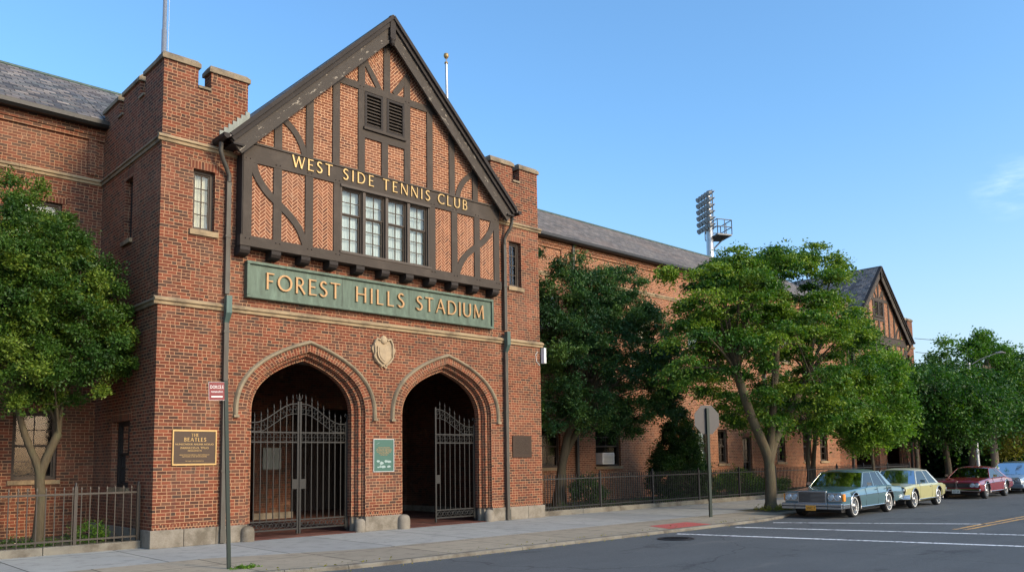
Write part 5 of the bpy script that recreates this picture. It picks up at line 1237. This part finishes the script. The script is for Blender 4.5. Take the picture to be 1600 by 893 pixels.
    for y in (.36, -.36):
        i_.box(x1+.35, x1+.95, y-.27, y+.27, .45, .62); i_.box(x1+.85, x1+1.02, y-.26, y+.26, .6, zb0+.14)
    i_.box(x2-.35, x2+.0, -.65, .65, .5, zb0+.06); i_.box(x0+.25, x0+.55, -.7, .7, .6, zb0-.02); i_.build('seat', 'car_inside', c)
    sw = MB(); sw.tube([(x0+.62+.03*math.cos(a), .36+.19*math.cos(a), zb0+.0+.17*math.sin(a)) for a in np.linspace(0, 2*PI, 17)], .014, 5); sw.build('steering_wheel', 'rubber', c)
    # wheels
    for x in wx:
        for s in (1, -1):
            hw = interp(S, x)[0]-.05; wy = s*hw; w = MB()
            pr = [(WR_*.62, -.10), (WR_*.66, 0), (WR_*.80, .012), (WR_*.95, .0), (WR_, -.03), (WR_, -.17), (WR_*.93, -.20), (WR_*.6, -.19)]
            w.lathe((x, wy, WR_), [(a, -b_*-1*s) for a, b_ in pr], 28, axis='y'); wo = w.build('wheel', 'rubber', c)
            if spec.get('ww'): w = MB(); w.lathe((x, wy, WR_), [(WR_*a, s*b_) for a, b_ in ((.72, .0085), (.73, .013), (.785, .0165), (.80, .014))], 28, axis='y'); w.build('whitewall', 'whitewall', wo)
            w = MB(); w.lathe((x, wy, WR_), [(a*WR_, s*b_) for a, b_ in ((.66, -.01), (.64, .004), (.58, -.02), (.40, -.045), (.36, -.02), (.24, .0), (.20, .015), (.10, .028), (.001, .03))], 28, axis='y')
            for k in range(12):
                a = k*PI/6; w.tube([(x+WR_*.22*math.cos(a), wy+s*.0, WR_+WR_*.22*math.sin(a)), (x+WR_*.6*math.cos(a), wy-s*.012, WR_+WR_*.6*math.sin(a))], .008, 4)
            w.build('hubcap', 'hub_chrome', wo)
    # mirror, handles
    for s in (1, -1):
        mr = MB(); p = gp(.14, 0); mr.tube([(p.x, s*(p.y+.02), p.z+.0), (p.x-.02, s*(p.y+.12), p.z+.07)], .012, 5); mr.box(p.x-.06, p.x+.0, min(s*(p.y+.06), s*(p.y+.20)), max(s*(p.y+.06), s*(p.y+.20)), p.z+.05, p.z+.15); mr.build('mirror', 'chrome', c)
        for x in spec['doors'][1:]:
            hd = MB(); hw, zd, zc, zs = interp(S, x-.18); hd.box(x-.26, x-.10, min(s*hw*.965, s*(hw*.965+.035)), max(s*hw*.965, s*(hw*.965+.035)), zd-.14, zd-.115); hd.build('door_handle', 'chrome', c)
    spec['nose'](c, S, L); 
    tb = MB(); hw, zd, zc, zs = interp(S, L-.05); tb.box(L-.02, L+.10, -hw*1.0, hw*1.0, zs+.08, zs+.24); tb.build('rear_bumper', 'bumper_grey', c, bevel=.03)
    tl = MB(); 
    for s in (1, -1): tl.box(L-.02, L+.012, min(s*hw*.6, s*hw*.92), max(s*hw*.6, s*hw*.92), zc-.12, zc+.02)
    tl.build('tail_light', 'sign_red', c)
    ub = MB(); ub.box(.35, L-.35, -hw*.8, hw*.8, .17, interp(S, L/2)[3]+.05); ub.build('underside', 'rubber', c)
    return tag(c, label, 'car')
def lamp(c, x, y, z, r, sq=False):
    h = MB()
    h.lathe((x, y, z), [(r*1.15, .01), (r*1.2, -.02), (r*1.02, -.03), (r*.98, -.012)], 20, axis='x'); o = h.build('headlight', 'chrome', c)
    h = MB(); h.lathe((x, y, z), [(r*.98, -.012), (r*.7, -.03), (.001, -.038)], 20, axis='x'); h.build('lens', 'flood_lens', o)
def plate(c, x, z, mat, txt):
    p = MB(); p.box(x-.012, x, -.16, .16, z-.08, z+.08); o = p.build('number_plate', mat, c)
    text_obj('number', txt, .12, 'grille_dark', o, Matrix.Translation((x-.0135, 0, z-.045)) @ Matrix.Rotation(-PI/2, 4, 'Z') @ Matrix.Rotation(PI/2, 4, 'X'), ext=.001, sx=.8)
def nose_blue(c, S, L):
    hw = S[0][1][0]
    m = MB(); m.box(-.10, .02, -.46, .46, .47, .86); m.build('grille_shell', 'bumper_grey', c, bevel=.015)
    m = MB(); m.box(-.108, -.099, -.42, .42, .50, .82); o = m.build('grille', 'grille_dark', c); m = MB()
    for k in range(8): m.box(-.118, -.107, -.42, .02, .515+k*.04, .527+k*.04)
    for k in range(13): m.box(-.116, -.107, .03+k*.032, .036+k*.032, .50, .82)
    m.build('grille_bar', 'bumper_grey', o)
    m = MB(); 
    for s in (1, -1): m.box(-.03, .02, min(s*.48, s*.91), max(s*.48, s*.91), .52, .80)
    m.build('lamp_panel', 'bumper_grey', c, bevel=.012)
    for s in (1, -1):
        for y in (.585, .79): lamp(c, -.034, s*y, .66, .083)
        m = MB(); m.box(.0, .16, min(s*.915, s*.965), max(s*.915, s*.965), .54, .76); m.build('turn_signal', 'amber', c)
    m = MB()
    for a, b in ((-.96, -.52), (-.515, .515), (.52, .96)): m.box(-.20, -.02, a, b, .29, .48)
    for s in (1, -1): m.box(-.10, .42, min(s*.94, s*1.0), max(s*.94, s*1.0), .31, .46)
    m.build('front_bumper', 'bumper_grey', c, bevel=.025)
    m = MB(); m.box(-.206, -.199, -.95, .95, .37, .40); m.build('bumper_strip', 'rubber', c); plate(c, -.205, .33, 'plate_orange', 'VNC 7')
def nose_yellow(c, S, L):
    m = MB(); hw = S[0][1][0]
    for s in (1, -1):
        m = MB(); E_ = [(-.012, s*.62+.215*math.cos(a_)*abs(math.cos(a_))**-.3, .66+.125*math.sin(a_)) for a_ in (q_*PI/12+.01 for q_ in range(24))]; m.face(E_); m.tube(E_+E_[:1], .014, 5, caps=False); m.build('lamp_surround', 'grille_dark', c)
        for y in (.535, .71): lamp(c, -.022, s*y, .66, .078)
    m = MB(); P = [(-.10+.22*abs(v)**4, v*.93, .42) for v in np.linspace(-1, 1, 15)]; 
    for dz in (-.05, 0, .05): m.tube([(x, y, z+dz) for x, y, z in P], .035, 8)
    m.build('front_bumper', 'chrome', c); plate(c, -.15, .40, 'plate_white', 'KF 19')
    m = MB(); m.tube([(.0, y, .80) for y in np.linspace(-.4, .4, 5)], .012, 5); m.build('nose_trim', 'chrome', c)
def nose_red(c, S, L):
    for s in (1, -1):
        m = MB(); m.box(-.03, .02, min(s*.06, s*.52), max(s*.06, s*.52), .50, .68); o = m.build('grille', 'grille_dark', c); m = MB()
        for k in range(4): m.box(-.036, -.029, min(s*.07, s*.51), max(s*.07, s*.51), .53+k*.04, .538+k*.04)
        m.build('grille_bar', 'bumper_grey', o)
        for y in (.62, .80): lamp(c, -.02, s*y, .60, .08)
    m = MB(); m.faces([(-.14, 0, .40), (-.14, 0, .74), (.02, .055, .40), (.02, .055, .76), (.02, -.055, .40), (.02, -.055, .76)], [(0, 1, 3, 2), (0, 4, 5, 1), (1, 5, 3)]); m.build('nose_divider', 'chrome', c)
    m = MB(); m.box(-.13, .0, -.94, .94, .34, .44); m.build('front_bumper', 'chrome', c, bevel=.025); plate(c, -.14, .33, 'plate_white', 'GT 64')
def nose_silver(c, S, L):
    for s in (1, -1): lamp(c, -.01, s*.68, .66, .10)
    m = MB(); m.box(-.03, .0, -.42, .42, .50, .70); m.build('grille', 'grille_dark', c); m = MB(); m.box(-.10, .1, -.92, .92, .28, .46); m.build('front_bumper', 'paint_silver', c, bevel=.05)
    plate(c, -.105, .40, 'plate_white', 'RM 20')
SP_BLUE = dict(L=5.6, R=0, paint='paint_blue', rpaint='paint_blue_roof', wx=(1.0, 4.05), wr=.35, edge=.05, ridge=True, ww=True, strip=True,
  side=[(0, (.93, .80, .66, .34)), (.04, (.945, .83, .66, .30)), (1.4, (.965, .90, .68, .26)), (1.85, (.97, .93, .69, .24)), (2.6, (.975, .95, .70, .24)), (4.1, (.97, .94, .70, .26)), (4.5, (.965, .91, .69, .28)), (5.5, (.93, .84, .66, .32)), (5.6, (.90, .80, .64, .36))],
  ws=(1.7,), gh=(1.75, 2.38, 3.85, 4.45), zr=1.43, rw=.70, doors=(1.9, 2.95, 3.85), pillars=((0, (.03, .022)), (.40, (.022, .022)), (.76, (.03, .03)), (.96, (.19, .05))), nose=nose_blue)
SP_YEL = dict(L=4.6, R=0, paint='paint_yellow', rpaint='paint_cream', wx=(.82, 3.45), wr=.33, edge=.09, ww=True, strip=False,
  side=[(0, (.82, .74, .68, .42)), (.06, (.86, .80, .72, .34)), (.9, (.90, .86, .78, .26)), (1.4, (.91, .88, .79, .24)), (3.4, (.91, .88, .79, .25)), (4.3, (.87, .83, .75, .33)), (4.55, (.82, .77, .70, .40)), (4.6, (.78, .70, .66, .44))],
  ws=(1.2,), gh=(1.20, 1.72, 3.0, 3.62), zr=1.38, rw=.62, doors=(1.35, 2.65), pillars=((0, (.03, .02)), (.55, (.02, .02)), (.96, (.10, .05))), nose=nose_yellow)
SP_RED = dict(L=5.2, R=0, paint='paint_red', rpaint='paint_red', wx=(.98, 3.85), wr=.34, edge=.05, ww=False, strip=True,
  side=[(0, (.92, .72, .60, .36)), (.05, (.94, .77, .62, .32)), (1.3, (.95, .86, .66, .25)), (1.7, (.955, .88, .68, .24)), (3.3, (.96, .90, .70, .24)), (3.9, (.965, .91, .70, .27)), (5.0, (.92, .82, .64, .34)), (5.2, (.88, .76, .62, .40))],
  ws=(1.6,), gh=(1.65, 2.35, 3.35, 4.25), zr=1.33, rw=.64, doors=(1.85, 3.2), pillars=((0, (.028, .02)), (.62, (.012, .012)), (.96, (.14, .05))), nose=nose_red)
SP_SIL = dict(L=4.8, R=0, paint='paint_silver', wx=(.9, 3.65), wr=.33, edge=.12, ww=False, strip=False,
  side=[(0, (.80, .66, .58, .34)), (.12, (.88, .76, .62, .26)), (1.1, (.91, .92, .70, .22)), (3.9, (.92, .98, .74, .22)), (4.7, (.86, .94, .70, .30)), (4.8, (.80, .86, .66, .36))],
  ws=(1.0,), gh=(.95, 1.85, 3.7, 4.5), zr=1.48, rw=.66, doors=(1.5, 2.6, 3.5), pillars=((0, (.03, .03)), (.45, (.03, .03)), (.96, (.08, .06))), nose=nose_silver)
SC_ = .88
car('parked_car', (15.75, -5.98, -.06), math.radians(4), SC_, SP_BLUE, 'long teal blue sedan with chrome grille and orange number plate, first in the row')
car('parked_car', (20.75, -5.75, -.06), math.radians(3), SC_, SP_YEL, 'pale yellow compact sedan with cream roof parked behind the blue one')
car('parked_car', (27.9, -5.55, -.06), math.radians(2), SC_, SP_RED, 'dark red two door coupe with split grille')
car('parked_car', (33.2, -5.55, -.06), 0, SC_, SP_SIL, 'silver car behind the red coupe, cut by the right edge')
GR = dict(parked_car='cars parked along the kerb', street_tree='street trees along the pavement', tree='trees at the end of the street', shrub='shrubs behind the railings', overhead_wire='overhead wires above the street', flagpole='flagpoles on the gatehouse', brick_wing='brick wings of the stadium building', entrance_gatehouse='half-timbered gatehouses', iron_fence='iron railings in front of the planting beds', garden_kerb='low stone kerbs under the railings')
for o in bpy.data.objects:
    if o.parent is None and o.name.split('.')[0] in GR and 'label' in o: o['group'] = GR[o.name.split('.')[0]]
# ------------------------------------------------------------------ camera, sky, sun
cam = bpy.data.cameras.new('camera'); co = bpy.data.objects.new('camera', cam); COL.objects.link(co); SC.camera = co
R = Matrix(((0.7318602912393154, -0.0552844104893008, -0.6792084717256951), (-0.6812871621715924, -0.08145936139666354, -0.72746970734253), (-0.015110154442723024, 0.9951422041083868, -0.09728143109051597))).to_4x4()
co.matrix_world = Matrix.Translation((-6.12815399, -17.23285147, 1.65)) @ R
cam.sensor_width = 36; cam.lens = 1290/1600*36; cam.shift_y = 146.5/1600; cam.clip_start = .1; cam.clip_end = 1500
SUN_EL, SUN_AZ = math.radians(27), math.radians(14)              # azimuth from -Y towards +X
w = bpy.data.worlds.new('World'); SC.world = w; w.use_nodes = True; nt = NT(w); bg = nt.n['Background']
sky = nt.new('ShaderNodeTexSky', sky_type='NISHITA'); sky.sun_disc = False; sky.sun_elevation = SUN_EL
sd = Vector((math.sin(SUN_AZ)*math.cos(SUN_EL), -math.cos(SUN_AZ)*math.cos(SUN_EL), math.sin(SUN_EL)))
sky.sun_rotation = math.atan2(sd.x, sd.y); sky.altitude = 0; sky.air_density = 1.15; sky.dust_density = 2.2; sky.ozone_density = 6.5
d = nt.new('ShaderNodeTexCoord').outputs['Generated']
# a faint wisp of cirrus low in the east
dp = nt.new('ShaderNodeVectorMath', operation='DOT_PRODUCT'); nt.l.new(d, dp.inputs[0]); dp.inputs[1].default_value = (.929, .251, .2705)
mp = nt.new('ShaderNodeMapping'); mp.inputs['Rotation'].default_value = (0, .35, 0); mp.inputs['Scale'].default_value = (6, 6, 26); nt.l.new(d, mp.inputs[0])
cn = nt.noise(mp.outputs[0], 1.6, 6, .6)
f = nt.m('MULTIPLY', nt.sstep(dp.outputs['Value'], .9988, 1.0), nt.sstep(cn, .42, .8)); 
el = nt.sep(d)[2]
sk0 = nt.mix(1., sky.outputs[0], (.90, 1.04, 1.0), 'MULTIPLY')
hz_ = nt.mix(1., sky.outputs[0], (1.32, 1.06, .96), 'MULTIPLY')         # thin pale haze low over the horizon
sk1 = nt.mix(nt.sstep(el, .02, .42, .85, 0), sk0, hz_)
skc = nt.mix(nt.m('MULTIPLY', f, .20), sk1, (9., 9., 9.6))
nt.l.new(skc, bg.inputs[0]); bg.inputs[1].default_value = .15
sl = bpy.data.lights.new('sun', 'SUN'); sl.energy = 1.5; sl.angle = math.radians(10); sl.color = (1., .76, .48)
so = bpy.data.objects.new('sun', sl); COL.objects.link(so); so.rotation_euler = sd.to_track_quat('Z', 'Y').to_euler()
vs = SC.view_settings; SC.display_settings.display_device = 'sRGB'; vs.view_transform = 'Standard'; vs.look = 'None'; vs.gamma = 1; vs.exposure = 1.08; vs.use_curve_mapping = False
SC.cycles.max_bounces = 8; SC.cycles.transparent_max_bounces = 12; SC.cycles.use_denoising = True
